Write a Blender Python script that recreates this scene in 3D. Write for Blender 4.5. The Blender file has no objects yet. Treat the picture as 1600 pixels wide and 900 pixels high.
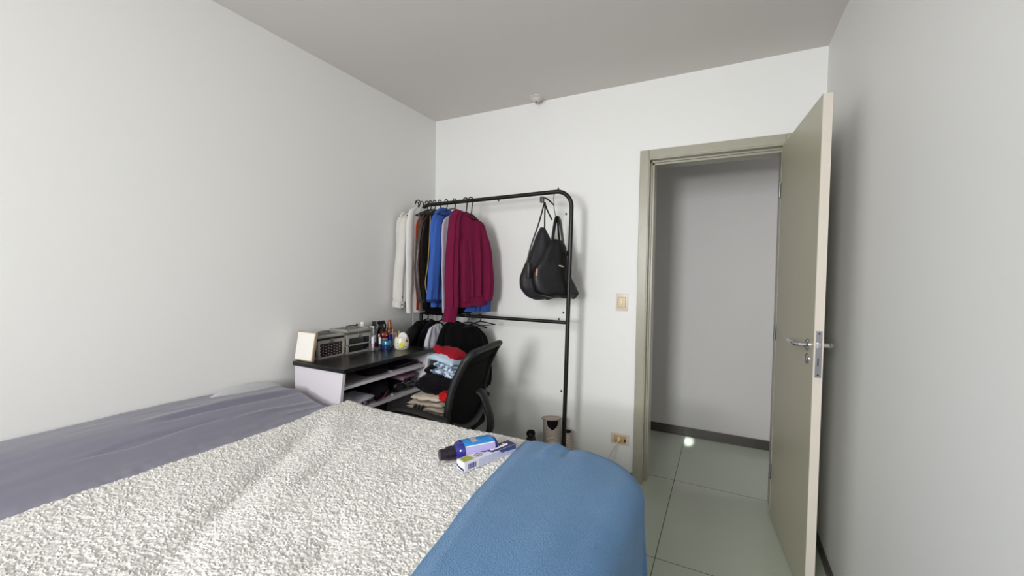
import bpy, bmesh, math, random
from mathutils import Vector, Matrix, noise
PI = math.pi
scene = bpy.context.scene
COL = scene.collection

# ------------------------------------------------------------------ camera
cam_d = bpy.data.cameras.new('camera'); cam = bpy.data.objects.new('camera', cam_d); COL.objects.link(cam)
cam_d.sensor_fit = 'HORIZONTAL'; cam_d.sensor_width = 36.0
cam_d.lens = 644.9 / 1600 * 36.0
cam_d.clip_start = 0.02
yaw, pitch, roll = -0.4743, -0.0318, 0.0147
fwd = Vector((math.sin(yaw)*math.cos(pitch), math.cos(yaw)*math.cos(pitch), math.sin(pitch)))
rt = Vector((math.cos(yaw), -math.sin(yaw), 0)); up = rt.cross(fwd)
r2 = math.cos(roll)*rt + math.sin(roll)*up; u2 = -math.sin(roll)*rt + math.cos(roll)*up
m = Matrix((r2, u2, -fwd)).transposed().to_4x4(); m.translation = Vector((2.1466, -2.7659, 1.3539))
cam.matrix_world = m
scene.camera = cam

# ------------------------------------------------------------------ world, lights, exposure
w = bpy.data.worlds.new('world'); scene.world = w; w.use_nodes = True
w.node_tree.nodes['Background'].inputs[0].default_value = (0.80, 0.90, 1.0, 1)
w.node_tree.nodes['Background'].inputs[1].default_value = 0.6
def area(name, loc, rot, sx, sy, power, col, spread=None):
    l = bpy.data.lights.new(name, 'AREA'); l.shape = 'RECTANGLE'; l.size = sx; l.size_y = sy
    l.energy = power; l.color = col
    if spread is not None: l.spread = spread
    o = bpy.data.objects.new(name, l); COL.objects.link(o); o.location = loc; o.rotation_euler = rot
    return o
# daylight through the window in the wall behind the camera
area('window_daylight', (1.42, -5.00, 1.90), (math.radians(74), 0, math.radians(-4)), 0.70, 1.2, 31, (0.985, 0.99, 1.0), math.radians(96))
# sunlit ground outside throws light up through the same window
area('ground_bounce', (1.40, -5.03, 1.38), (math.radians(90+30), 0, 0), 0.75, 0.3, 46, (0.98, 0.98, 0.97))
# daylight reaching the corridor from the rooms at its right end
area('corridor_daylight', (3.9, 0.58, 1.5), (0, math.radians(90), 0), 1.0, 0.5, 6, (1.0, 0.95, 0.94))
# small unseen lamp added to lay the bright patch on the corridor floor
area('floor_patch_lamp', (1.92, 0.30, 2.35), (math.radians(14.3), 0, 0), 0.05, 0.16, 0.10, (1.0, 1.0, 1.0), math.radians(1.5))
vs = scene.view_settings
vs.view_transform = 'Standard'; vs.look = 'None'; vs.gamma = 1.0; vs.exposure = -0.12; vs.use_curve_mapping = False

# ------------------------------------------------------------------ materials
def lin(c):
    return tuple((x/255/12.92 if x/255 <= 0.04045 else ((x/255+0.055)/1.055)**2.4) for x in c)
MATS = {}
def mat(name, rgb, rough=0.6, metal=0.0, bump=0.0, bscale=60, vary=0.0, vscale=5, sheen=0.0, trans=0.0, coat=0.0, alpha=1.0, stretch=None, rgb2=None):
    if name in MATS: return MATS[name]
    m = bpy.data.materials.new(name); m.use_nodes = True; nt = m.node_tree; b = nt.nodes['Principled BSDF']
    if rough > .84: b.inputs['Specular IOR Level'].default_value = .12
    c = lin(rgb)
    b.inputs['Base Color'].default_value = (*c, 1); b.inputs['Roughness'].default_value = rough
    b.inputs['Metallic'].default_value = metal
    b.inputs['Sheen Weight'].default_value = sheen
    b.inputs['Transmission Weight'].default_value = trans
    b.inputs['Coat Weight'].default_value = coat
    tc = nt.nodes.new('ShaderNodeTexCoord'); mp = nt.nodes.new('ShaderNodeMapping'); nt.links.new(tc.outputs['Object'], mp.inputs['Vector'])
    if stretch: mp.inputs['Scale'].default_value = stretch
    n2 = nt.nodes.new('ShaderNodeTexNoise'); n2.inputs['Scale'].default_value = vscale; n2.inputs['Detail'].default_value = 4
    nt.links.new(mp.outputs[0], n2.inputs['Vector'])
    mx = nt.nodes.new('ShaderNodeMix'); mx.data_type = 'RGBA'
    mx.inputs[6].default_value = (*c, 1)
    c2 = lin(rgb2) if rgb2 else tuple(x*(1-vary) for x in c)
    mx.inputs[7].default_value = (*c2, 1)
    if 'printed' in name:
        rmp = nt.nodes.new('ShaderNodeMapRange'); rmp.inputs[1].default_value = .50; rmp.inputs[2].default_value = .56
        nt.links.new(n2.outputs['Fac'], rmp.inputs[0]); nt.links.new(rmp.outputs[0], mx.inputs[0])
    else: nt.links.new(n2.outputs['Fac'], mx.inputs[0])
    nt.links.new(mx.outputs[2], b.inputs['Base Color'])
    if bump > 0:
        n = nt.nodes.new('ShaderNodeTexNoise'); n.inputs['Scale'].default_value = bscale; n.inputs['Detail'].default_value = 3
        nt.links.new(mp.outputs[0], n.inputs['Vector'])
        bp = nt.nodes.new('ShaderNodeBump'); bp.inputs['Strength'].default_value = bump; bp.inputs['Distance'].default_value = 0.004
        nt.links.new(n.outputs['Fac'], bp.inputs['Height']); nt.links.new(bp.outputs[0], b.inputs['Normal'])
    MATS[name] = m
    return m
def cloth(name, rgb, **k):
    d = dict(rough=0.9, bump=0.35, bscale=220, vary=0.18, vscale=14, sheen=0.03); d.update(k)
    return mat(name, rgb, **d)

WALL = mat('white_wall_paint', (238, 238, 236), 0.55, bump=0.04, bscale=90, vary=0.03, vscale=1.5)
CEIL = mat('ceiling_paint', (226, 221, 217), 0.8, bump=0.04, bscale=80, vary=0.03, vscale=1.0)
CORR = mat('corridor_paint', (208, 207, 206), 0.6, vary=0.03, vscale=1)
CASING = mat('door_frame_paint', (172, 169, 152), 0.32, bump=0.12, bscale=40, vary=0.14, vscale=20)
LEAF = mat('door_leaf_paint', (188, 184, 162), 0.35, bump=0.03, bscale=30, vary=0.05, vscale=6)
LEAFEDGE = mat('door_edge_paint', (214, 206, 194), 0.5, bump=0.08, bscale=60, vary=0.08, vscale=9)
BASE = mat('dark_granite', (78, 74, 70), 0.3, vary=0.3, vscale=60)
CHROME = mat('chrome', (205, 205, 208), 0.15, 1.0)
STEEL = mat('brushed_steel', (150, 150, 155), 0.38, 1.0)
BLACKMETAL = mat('black_powder_coat', (9, 9, 9), 0.42, 0.0)
BLACKPLASTIC = mat('black_plastic', (30, 30, 31), 0.45, bump=0.1, bscale=200)
WHITEPLASTIC = mat('white_plastic', (232, 230, 226), 0.35)
ALU = mat('aluminium_trim', (186, 184, 177), 0.36, 0.55)

# tiles: light green-grey glossy, 0.86 m
def tile_material():
    m = bpy.data.materials.new('glossy_floor_tile'); m.use_nodes = True; nt = m.node_tree; b = nt.nodes['Principled BSDF']
    tc = nt.nodes.new('ShaderNodeTexCoord'); sp = nt.nodes.new('ShaderNodeSeparateXYZ'); nt.links.new(tc.outputs['Object'], sp.inputs[0])
    def grout(out, off):
        a = nt.nodes.new('ShaderNodeMath'); a.operation = 'SUBTRACT'; a.inputs[1].default_value = off; nt.links.new(out, a.inputs[0])
        p = nt.nodes.new('ShaderNodeMath'); p.operation = 'PINGPONG'; p.inputs[1].default_value = 0.43; nt.links.new(a.outputs[0], p.inputs[0])
        l = nt.nodes.new('ShaderNodeMath'); l.operation = 'LESS_THAN'; l.inputs[1].default_value = 0.0022; nt.links.new(p.outputs[0], l.inputs[0])
        return l.outputs[0]
    g1 = grout(sp.outputs[0], 1.887); g2 = grout(sp.outputs[1], 0.151)
    mxm = nt.nodes.new('ShaderNodeMath'); mxm.operation = 'MAXIMUM'; nt.links.new(g1, mxm.inputs[0]); nt.links.new(g2, mxm.inputs[1])
    n = nt.nodes.new('ShaderNodeTexNoise'); n.inputs['Scale'].default_value = 3; n.inputs['Detail'].default_value = 6; nt.links.new(tc.outputs['Object'], n.inputs[0])
    c1 = nt.nodes.new('ShaderNodeMix'); c1.data_type = 'RGBA'; c1.inputs[6].default_value = (*lin((186, 194, 178)), 1); c1.inputs[7].default_value = (*lin((176, 184, 168)), 1)
    nt.links.new(n.outputs['Fac'], c1.inputs[0])
    c2 = nt.nodes.new('ShaderNodeMix'); c2.data_type = 'RGBA'; c2.inputs[7].default_value = (*lin((84, 84, 74)), 1)
    nt.links.new(mxm.outputs[0], c2.inputs[0]); nt.links.new(c1.outputs[2], c2.inputs[6]); nt.links.new(c2.outputs[2], b.inputs['Base Color'])
    b.inputs['Roughness'].default_value = 0.16
    return m
TILE = tile_material()

# ------------------------------------------------------------------ builders
def new(): return bmesh.new()
def box(bm, lo, hi, bev=0.0, seg=2, M=None):
    r = bmesh.ops.create_cube(bm, size=1.0); vs_ = r['verts']
    for v in vs_:
        v.co = Vector(((v.co.x+.5)*(hi[0]-lo[0])+lo[0], (v.co.y+.5)*(hi[1]-lo[1])+lo[1], (v.co.z+.5)*(hi[2]-lo[2])+lo[2]))
    if M is not None:
        for v in vs_: v.co = M @ v.co
    if bev > 0:
        es = list({e for v in vs_ for e in v.link_edges})
        bmesh.ops.bevel(bm, geom=es, offset=bev, segments=seg, profile=0.6, affect='EDGES')
    return bm
def rings(bm, rs, closed=True, cap=True):
    """bridge successive rings of points"""
    prev = None; first = None
    for r in rs:
        cur = [bm.verts.new(p) for p in r]
        if prev:
            n = len(cur)
            for i in range(n if closed else n-1):
                j = (i+1) % n
                bm.faces.new((prev[i], prev[j], cur[j], cur[i]))
        else: first = cur
        prev = cur
    if cap and closed:
        bm.faces.new(list(reversed(first))); bm.faces.new(prev)
    return bm
def lathe(bm, prof, c=(0, 0, 0), n=20, M=None, sy=1.0):
    rs = []
    for r, z in prof:
        r = max(r, 1e-4)
        ring = [Vector((c[0]+r*math.cos(2*PI*k/n), c[1]+r*sy*math.sin(2*PI*k/n), c[2]+z)) for k in range(n)]
        if M is not None: ring = [M @ p for p in ring]
        rs.append(ring)
    return rings(bm, rs)
def tube(bm, pts, r, n=8, flat=1.0):
    pts = [Vector(p) for p in pts]; rs = []
    t0 = (pts[1]-pts[0]).normalized(); a = Vector((0, 0, 1)) if abs(t0.z) < .9 else Vector((1, 0, 0))
    nx = t0.cross(a).normalized()
    for i, p in enumerate(pts):
        t = (pts[min(i+1, len(pts)-1)]-pts[max(i-1, 0)]).normalized()
        nx = (nx - t*nx.dot(t)).normalized(); ny = t.cross(nx)
        rr = r[i] if isinstance(r, (list, tuple)) else r
        rs.append([p + nx*rr*math.cos(2*PI*k/n) + ny*rr*flat*math.sin(2*PI*k/n) for k in range(n)])
    return rings(bm, rs)
def smooth_path(pts, k=6):
    pts = [Vector(p) for p in pts]; out = []
    for i in range(len(pts)-1):
        p0 = pts[max(i-1, 0)]; p1 = pts[i]; p2 = pts[i+1]; p3 = pts[min(i+2, len(pts)-1)]
        for s in range(k):
            t = s/k
            out.append(0.5*((2*p1)+(-p0+p2)*t+(2*p0-5*p1+4*p2-p3)*t*t+(-p0+3*p1-3*p2+p3)*t*t*t))
    out.append(pts[-1]); return out
def part(name, bm, material, parent=None, smooth=True, world=False):
    if world and parent is not None:
        p = parent
        while p.parent: p = p.parent
        Mi = (Matrix.Translation(p.location) @ Matrix.Rotation(p.rotation_euler.z, 4, 'Z')).inverted()
        bmesh.ops.transform(bm, matrix=Mi, verts=bm.verts)
    bmesh.ops.recalc_face_normals(bm, faces=bm.faces)
    me = bpy.data.meshes.new(name); bm.to_mesh(me); bm.free()
    if smooth:
        for f in me.polygons: f.use_smooth = True
        try: me.set_sharp_from_angle(angle=math.radians(38))
        except Exception: pass
    me.materials.append(material)
    o = bpy.data.objects.new(name, me); COL.objects.link(o)
    if parent is not None: o.parent = parent
    return o
def thing(name, label, cat, loc=(0, 0, 0), rotz=0.0, group=None):
    o = bpy.data.objects.new(name, None); COL.objects.link(o); o.empty_display_size = 0.05
    o.location = loc; o.rotation_euler = (0, 0, rotz); return tag(o, label, cat, group)
def tag(o, label, cat, group=None):
    o['label'] = label; o['category'] = cat
    if group: o['group'] = group
    return o
def struct(name, bm, material, smooth=False):
    o = part(name, bm, material, None, smooth); o['kind'] = 'structure'; return o
def sstep(a, b, x):
    t = min(1, max(0, (x-a)/(b-a))); return t*t*(3-2*t)

# ------------------------------------------------------------------ room shell
W, H, YR = 2.61, 2.605, -4.90
DX0, DX1, DZ = 1.712, 2.42, 2.095      # clear door opening
b = new(); box(b, (-0.8, YR-.15, -0.1), (4.2, 1.2, 0)); struct('floor', b, TILE)
b = new(); box(b, (0, YR-.0, H), (W, 0, H+.12)); struct('ceiling', b, CEIL)
b = new(); box(b, (-0.15, YR-.15, 0), (0, 0.0, H+.12)); struct('wall_left', b, WALL)
b = new(); box(b, (W, YR-.15, 0), (W+.15, 0.0, H+.12)); struct('wall_right', b, WALL)
b = new(); box(b, (-0.8, 0, 0), (DX0-.02, .14, H+.12)); box(b, (DX1+.02, 0, 0), (4.2, .14, H+.12)); box(b, (DX0-.02, 0, DZ+.02), (DX1+.02, .14, H+.12))
struct('wall_back', b, WALL)
WX0, WX1, WZ0, WZ1 = 0.90, 1.90, 1.18, 2.54
b = new(); box(b, (0, YR-.15, 0), (WX0, YR, H)); box(b, (WX1, YR-.15, 0), (W, YR, H)); box(b, (WX0, YR-.15, 0), (WX1, YR, WZ0)); box(b, (WX0, YR-.15, WZ1), (WX1, YR, H))
struct('wall_rear', b, WALL)
b = new()
for lo, hi in (((WX0, YR-.10, WZ0), (WX0+.035, YR-.05, WZ1)), ((WX1-.035, YR-.10, WZ0), (WX1, YR-.05, WZ1)), ((WX0, YR-.10, WZ0), (WX1, YR-.05, WZ0+.035)), ((WX0, YR-.10, WZ1-.035), (WX1, YR-.05, WZ1))):
    box(b, lo, hi)
struct('window_1', b, ALU)
# corridor
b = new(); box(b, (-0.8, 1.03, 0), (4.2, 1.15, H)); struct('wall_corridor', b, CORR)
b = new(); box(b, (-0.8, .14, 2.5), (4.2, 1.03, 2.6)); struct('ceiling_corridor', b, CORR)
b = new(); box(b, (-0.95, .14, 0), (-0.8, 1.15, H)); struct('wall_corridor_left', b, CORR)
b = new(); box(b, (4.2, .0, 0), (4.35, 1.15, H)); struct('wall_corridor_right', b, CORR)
b = new(); box(b, (-.8, 1.018, 0), (4.2, 1.03, .075), .002); struct('baseboard_corridor', b, BASE)
b = new(); box(b, (W-.011, YR, 0), (W, 0, .055), .002); struct('baseboard_right', b, BASE)
b = new(); box(b, (0, YR, 0), (.011, 0, .055), .002); struct('baseboard_left', b, BASE)
b = new(); box(b, (.011, -.011, 0), (1.64, 0, .055), .002); struct('baseboard_back', b, BASE)
# door casing with stepped rebate
b = new()
def casing(b, x0, x1, sgn):
    box(b, (x0, -.016, 0), (x1, .0, DZ+.066), .003)
casing(b, 1.645, 1.70, 1); casing(b, DX1+.012, DX1+.067, -1)
box(b, (1.7005, -.0155, DZ+.012), (DX1+.0115, 0, DZ+.066), .003)
for (x0, x1, y0, y1) in ((DX0-.022, DX0-.006, -.012, .04), (DX0-.012, DX0+.004, .034, .06), (DX0-.020, DX0+.016, .05, .155)):
    box(b, (x0, y0, 0), (x1, y1, DZ+.01), .002)
for (x0, x1, y0, y1) in ((DX1+.006, DX1+.022, -.012, .04), (DX1-.002, DX1+.02, .04, .155)):
    box(b, (x0, y0, 0), (x1, y1, DZ+.01), .002)
for (z0, z1, y0, y1) in ((DZ+.004, DZ+.02, -.012, .04), (DZ-.006, DZ+.012, .034, .06), (DZ-.018, DZ+.02, .05, .155)):
    box(b, (DX0-.02, y0, z0), (DX1+.02, y1, z1), .002)
struct('trim_door_frame', b, CASING)

# door leaf: hinged at the right jamb, swung open towards the right wall
hx, hy = 2.415, -0.02
ang = math.atan2(0.70, -(2.475-hx))      # direction hinge -> free edge is (-y)
door = bpy.data.objects.new('door_1', None); COL.objects.link(door); door['kind'] = 'structure'
door.location = (hx, hy, 0); door.rotation_euler = (0, 0, -math.atan2(0.70, 0.062))
# local x runs from hinge to free edge, local y = towards the right wall (+)
LW = 0.703
b = new(); box(b, (0, 0, .008), (LW, .034, 2.095), .002); leaf = part('leaf', b, LEAF, door, False)
b = new(); box(b, (LW-.0005, .0008, .01), (LW+.0022, .0332, 2.094)); part('edge_band', b, LEAFEDGE, door, False)
b = new(); box(b, (LW, .006, .955), (LW+.0035, .028, 1.145), .0005); lp = part('lock_plate', b, STEEL, door, False)
b = new(); box(b, (LW+.002, .010, 1.075), (LW+.011, .024, 1.098), .002); part('latch_bolt', b, CHROME, lp, False)
b = new(); 
for z in (.966, 1.134): lathe(b, [(0, 0), (.0035, 0), (.0035, .0012), (0, .0012)], n=10, M=Matrix.Translation((LW+.003, .017, z)) @ Matrix.Rotation(PI/2, 4, 'Y'))
part('screw', b, BLACKMETAL, lp, False)
b = new(); box(b, (LW+.0025, .014, 1.003), (LW+.004, .018, 1.034)); part('keyhole_slot', b, BLACKMETAL, lp, False)
def lever(sy, y0):
    b = new(); Mx = Matrix.Translation((LW-.075, y0, 1.078)) @ Matrix.Rotation(PI/2*(1 if sy < 0 else -1), 4, 'X')
    lathe(b, [(0, 0), (.026, 0), (.026, .006), (.020, .010), (.011, .012), (.0095, .045), (0, .045)], n=24, M=Mx)
    h = part('handle', b, CHROME, door)
    b = new(); y = y0 + sy*.045
    p = smooth_path([(LW-.070, y0+sy*.035, 1.078), (LW-.080, y, 1.078), (LW-.115, y+sy*.002, 1.079), (LW-.20, y, 1.078)])
    tube(b, p, [.0115]*(len(p)-1)+[.009], 12, .85); part('lever', b, CHROME, h)
    b = new(); Mx = Matrix.Translation((LW-.075, y0, 1.018)) @ Matrix.Rotation(PI/2*(1 if sy < 0 else -1), 4, 'X')
    lathe(b, [(0, 0), (.023, 0), (.023, .005), (.017, .009), (0, .009)], n=24, M=Mx); 
    part('keyhole_cover', b, CHROME, door)
lever(-1, 0.0); lever(1, .034)
b = new()
for z in (.25, 1.05, 1.85): lathe(b, [(0, -.04), (.006, -.04), (.006, .04), (0, .04)], c=(-.004, -.005, z), n=12)
part('hinge', b, STEEL, door)

# ceiling rose
o = thing('ceiling_rose', 'small round white plaster cap on the ceiling near the back wall', 'ceiling cap', (.935, -.075, H))
b = new(); lathe(b, [(.052, 0), (.052, -.006), (.036, -.012), (.030, -.024), (.018, -.030), (0, -.031)], n=28); part('cap', b, mat('rose_paint', (214, 208, 204), .6, bump=.2, bscale=50), o)
b = new(); lathe(b, [(.007, -.028), (.007, -.036), (0, -.036)], n=12); part('screw', b, mat('grey_screw', (120, 115, 112), .5), o)

# light switch
o = thing('light_switch', 'cream light switch on the white wall left of the door', 'light switch', (1.549, 0, 1.183))
PL = mat('pinkish_plate', (222, 208, 198), .4); CR = mat('cream_switch', (219, 202, 166), .4)
b = new(); box(b, (-.039, -.006, -.057), (.039, -.0005, .057), .003); part('plate', b, PL, o)
b = new(); box(b, (-.026, -.010, -.036), (.026, -.005, .036), .008, 4); part('surround', b, CR, o)
b = new(); box(b, (-.010, -.016, -.018), (.006, -.009, .018), .003); part('rocker', b, mat('pale_rocker', (232, 220, 186), .35), o)
# socket with plug
o = thing('wall_socket', 'yellowed wall socket low on the wall beside the door frame', 'socket', (1.556, 0, .268))
b = new(); box(b, (-.060, -.006, -.036), (.060, -.0005, .036), .003); part('plate', b, PL, o)
YC = mat('yellowed_socket', (214, 178, 110), .45, vary=.15, vscale=30)
b = new(); box(b, (-.040, -.011, -.024), (.040, -.005, .024), .004); part('socket_face', b, YC, o)
b = new(); box(b, (.031, -.0125, -.014), (.039, -.010, .006)); part('pin_hole', b, BLACKMETAL, o)
b = new(); box(b, (-.026, -.0125, -.012), (-.022, -.010, -.004)); part('pin_hole', b, BLACKMETAL, o)
o = thing('plug', 'pale plug with a white cord in the yellowed wall socket', 'plug', (1.555, -.012, .272))
b = new(); lathe(b, [(0, 0), (.013, 0), (.014, .012), (.009, .026), (0, .028)], n=16, M=Matrix.Rotation(PI/2, 4, 'X')); part('plug_body', b, mat('plug_pale', (226, 214, 200), .4), o)
CORD = mat('white_cord', (214, 212, 206), .5)
b = new(); tube(b, smooth_path([(0, -.024, -.002), (-.008, -.034, -.02), (-.022, -.03, -.09), (-.04, -.03, -.17), (-.055, -.04, -.26)]), .0028); part('cord', b, CORD, o)
o = tag(part('charger_cord', tube(new(), smooth_path([(1.535, -.006, .225), (1.515, -.012, .19), (1.49, -.02, .14), (1.46, -.03, .07), (1.43, -.05, .003)]), .003), CORD), 'loose white cord hanging down left of the plugged-in cord', 'cord')

# ------------------------------------------------------------------ bed
BX1, BY1 = 1.950, -1.300     # foot edge (x) and far edge (y) of the covered bed
BY0 = -3.05
def nz(x, y, s, seed=0.0): return noise.noise(Vector((x*s, y*s, seed)))
def fold(x, y, x0, y0, x1, y1, wd, amp):
    dx, dy = x1-x0, y1-y0; L2 = dx*dx+dy*dy; t = ((x-x0)*dx+(y-y0)*dy)/L2
    tc = min(1, max(0, t)); d = math.hypot(x-(x0+tc*dx), y-(y0+tc*dy)) + 0.012*nz(x, y, 6, 3)
    return amp*math.exp(-(d/wd)**2)*(1-abs(2*tc-1)**4*.6)
def ztop(x, y):
    z = .695 + .075*(1-sstep(.14, .50, x))
    z += .006*nz(x, y, 2.2, 1.5)
    z -= .02*sstep(-1.75, -1.34, y)*(1-sstep(.3, .5, x))
    return z
def drape(nu, nv, ur, vr, x1, y1, rc, rb, hfun, off=0.0, ripple=0.0, clip=None, disp=None, thick=.008, zmin=.06):
    verts = []; faces = []; keep = {}
    for j in range(nv+1):
        for i in range(nu+1):
            u = ur[0]+(ur[1]-ur[0])*i/nu; v = vr[0]+(vr[1]-vr[0])*j/nv
            if clip:
                u = clip(u, v, i/nu)
            # nearest footprint point (quarter-plane u<x1, v<y1 with rounded corner)
            cx, cy = x1-rc, y1-rc
            qx, qy = max(u-cx, 0), max(v-cy, 0)
            if qx > 0 and qy > 0:
                L = math.hypot(qx, qy); d = L-rc; nx, ny = qx/L, qy/L
            elif u-cx > 0 and u > x1: d = u-x1; nx, ny = 1, 0
            elif v > y1: d = v-y1; nx, ny = 0, 1
            else: d = -1; nx = ny = 0
            inner = rb
            d2 = d + inner      # start rounding before the edge
            if d2 <= 0 or (nx == 0 and ny == 0):
                dd = max(u-(x1-inner), v-(y1-inner))
                if dd > 0 and not (qx > 0 and qy > 0):
                    d2 = dd; nx, ny = ((1, 0) if (u-(x1-inner)) > (v-(y1-inner)) else (0, 1))
                else: d2 = 0
            if d2 > 0:
                bx, by = u-nx*d2, v-ny*d2
                z0 = hfun(bx, by)+off
                if d2 < inner*PI/2:
                    a = d2/inner; h_ = inner*math.sin(a); z = z0-inner*(1-math.cos(a))
                else:
                    e = d2-inner*PI/2; h_ = inner; z = z0-inner-e
                    s_ = bx*ny - by*nx + (bx+by)*.4
                    h_ += ripple*sstep(0, .35, e)*(math.sin(s_*19+1.3*math.sin(s_*7))*.5+.5)
                p = (bx+nx*h_, by+ny*h_, max(z, zmin))
            else:
                p = (u, v, hfun(u, v)+off)
            verts.append(p)
    for j in range(nv):
        for i in range(nu):
            a = j*(nu+1)+i; faces.append((a, a+1, a+nu+2, a+nu+1))
    me = bpy.data.meshes.new('tmp'); me.from_pydata(verts, [], faces); me.update()
    if disp:
        nrm = [v.normal.copy() for v in me.vertices]
        for k, v in enumerate(me.vertices):
            v.co += nrm[k]*disp(v.co)
    if thick:
        top = [v.co.copy() for v in me.vertices]; N = len(top)
        low_ = [v.co - v.normal*thick for v in me.vertices]
        F = list(faces)+[tuple(N+q for q in reversed(f)) for f in faces]
        rim = list(range(nu+1))+[(nu+1)*j+nu for j in range(1, nv+1)]+[(nu+1)*nv+i for i in range(nu-1, -1, -1)]+[(nu+1)*j for j in range(nv-1, 0, -1)]
        for q in range(len(rim)):
            a, c = rim[q], rim[(q+1) % len(rim)]; F.append((a, N+a, N+c, c))
        bpy.data.meshes.remove(me); me = bpy.data.meshes.new('tmp'); me.from_pydata([tuple(p) for p in top+low_], [], F); me.update()
    bm = new(); bm.from_mesh(me); bpy.data.meshes.remove(me)
    return bm

bed = thing('bed', 'low bed with mattress filling the foreground, hidden under its covers', 'bed', (.95, -2.2, 0))
b = new(); box(b, (.03, -3.0, .08), (1.86, -1.40, .34), .02); part('bed_base', b, mat('bed_base_fabric', (70, 68, 72), .8), bed, world=True)
b = new(); box(b, (.03, -3.0, .345), (1.87, -1.39, .655), .05, 4); part('mattress', b, mat('mattress_fabric', (225, 222, 215), .8), bed, world=True)
for x in (.12, 1.78):
    for y in (-2.9, -1.5): part('leg', lathe(new(), [(0, 0), (.025, 0), (.03, .085), (0, .085)], c=(x, y, 0), n=12), BLACKPLASTIC, bed, world=True)

# pale pillow wedged against the wall
b = new()
rs = []
for k in range(13):
    a = -PI/2+PI*k/12
    rs.append([Vector((.048+.034*math.cos(a)*math.cos(t), -1.56+.20*math.sin(a), .700+.094*max(.05, math.cos(a))**.6*math.sin(t))) for t in [2*PI*q/20 for q in range(20)]])
rings(b, rs)
tag(part('pillow', b, cloth('pale_pillow', (196, 196, 198), vary=.08)), 'pale grey pillow corner wedged between the bed sheet and the left wall', 'pillow')

# grey-violet sheet over the head end, along the left wall
def h_sheet(x, y):
    z = ztop(x, y)
    z += fold(x, y, .20, -1.35, .18, -2.0, .018, .010) - fold(x, y, .235, -1.38, .21, -1.95, .014, .010)
    z += fold(x, y, .36, -1.38, .33, -1.75, .014, .007) + fold(x, y, .30, -1.80, .31, -2.25, .010, -.006)
    z += fold(x, y, .42, -1.40, .40, -1.6, .010, .006)
    z += .005*nz(x*1.6, y*.6, 4, 7.7)+.002*nz(x*3, y, 9, 2)
    z += .006*sstep(.38, .5, x)*nz(x*1.5, y*4, 8, 9) - .022*sstep(.55, .60, x)
    return z
b = drape(110, 320, (.006, .66), (BY0, -1.02), 3.0, -1.345, .02, .085, h_sheet, 0, .0, thick=.0)
SHEET = mat('satin_sheet', (118, 117, 134), .42, bump=.12, bscale=500, vary=.05, vscale=6, sheen=.2)
tag(part('bed_sheet', b, SHEET), 'smooth grey-violet satin sheet over the bed along the left wall', 'bed sheet')

# sherpa blanket: white curly side up, blue fleece reverse at the foot
def bound(v):      # where the blue fleece starts
    P = [(-3.2, 1.74), (-2.6, 1.655), (-2.08, 1.572), (-1.763, 1.516), (-1.30, 1.478), (-.6, 1.45)]
    for (a, xa), (c, xc) in zip(P, P[1:]):
        if a <= v <= c: return xa+(xc-xa)*(v-a)/(c-a)
    return P[0][1] if v < P[0][0] else P[-1][1]
def h_blanket(x, y):
    z = ztop(max(x, .50), y)*.0 + .700 + .014*(1-sstep(.5, .75, x))
    z += .007*nz(x, y, 2.6, 4.4) + .004*nz(x, y, 7, 1.1)
    z += fold(x, y, .60, -1.55, 1.10, -2.40, .045, -.016) + fold(x, y, .70, -1.5, 1.25, -2.40, .04, .006)
    z += fold(x, y, 1.30, -2.05, 1.42, -2.3, .04, -.010) + fold(x, y, .95, -1.7, 1.0, -1.95, .025, -.006)
    return z
def curl(p):
    wx, wy = .016*nz(p.x, p.y, 26, 2), .016*nz(p.x, p.y, 26, 8)
    a = 1.1*nz(p.x, p.y, 5, 11); ca, sa = math.cos(a), math.sin(a)
    X, Y = p.x+wx, p.y+wy
    q = Vector(((X*ca-Y*sa)*1.5, (X*sa+Y*ca)*.80, p.z))*88
    d, pts = noise.voronoi(q)
    e = min(1.0, (d[1]-d[0])*2.2)
    return .0050*(e**.5) + .0020*nz(p.x, p.y, 70, 5) + .0012*noise.noise(Vector((p.x*190, p.y*190, p.z*190)))
edge = lambda v: .548 + .006*nz(v, 0, 5, 1)+.004*nz(v, 0, 22, 6) - .04*sstep(-1.75, -1.3, v)
def clipw(u, v, f):
    a, c = edge(v), bound(v)+.05
    return a+(c-a)*f
b = drape(340, 600, (.5, 1.6), (-2.95, -1.14), 3.0, BY1, .02, .045, h_blanket, .006, clip=clipw, disp=curl, thick=.012, zmin=.3)
SHERPA = mat('white_sherpa', (221, 219, 215), .95, bump=.35, bscale=300, vary=.06, vscale=60)
blanket = thing('throw_blanket', 'thick sherpa blanket spread across the bed, white with blue fleece reverse', 'blanket', (1.2, -2.1, .70))
so = part('sherpa_side', b, SHERPA, blanket, world=True); so['label'] = 'curly white sherpa side facing up'
def h_blue(x, y):
    z = .705 + .007*nz(x, y, 2.4, 6.4) + .010*sstep(0, .05, x-bound(y))
    z += fold(x, y, 1.62, -1.30, 1.60, -1.46, .018, .011) + fold(x, y, 1.72, -1.3, 1.75, -1.5, .03, .004)
    z += fold(x, y, 1.66, -1.28, 1.67, -1.42, .014, -.009) + fold(x, y, 1.75, -1.6, 1.9, -2.4, .05, .006)
    z -= .012*sstep(1.68, 1.9, x)*sstep(-1.6, -1.3, y)
    return z
def clipb(u, v, f):
    a = bound(v)+.003*nz(v, 0, 9, 3)
    return a+(2.50-a)*f
b = drape(190, 260, (1.5, 2.5), (BY0, -.80), BX1, BY1+.012, .20, .075, h_blue, .010, ripple=.02, clip=clipb, thick=.010, zmin=.10)
BLUE = mat('blue_fleece', (94, 136, 176), .95, bump=.9, bscale=260, vary=.14, vscale=9, sheen=.2, rgb2=(80, 120, 162))
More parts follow.
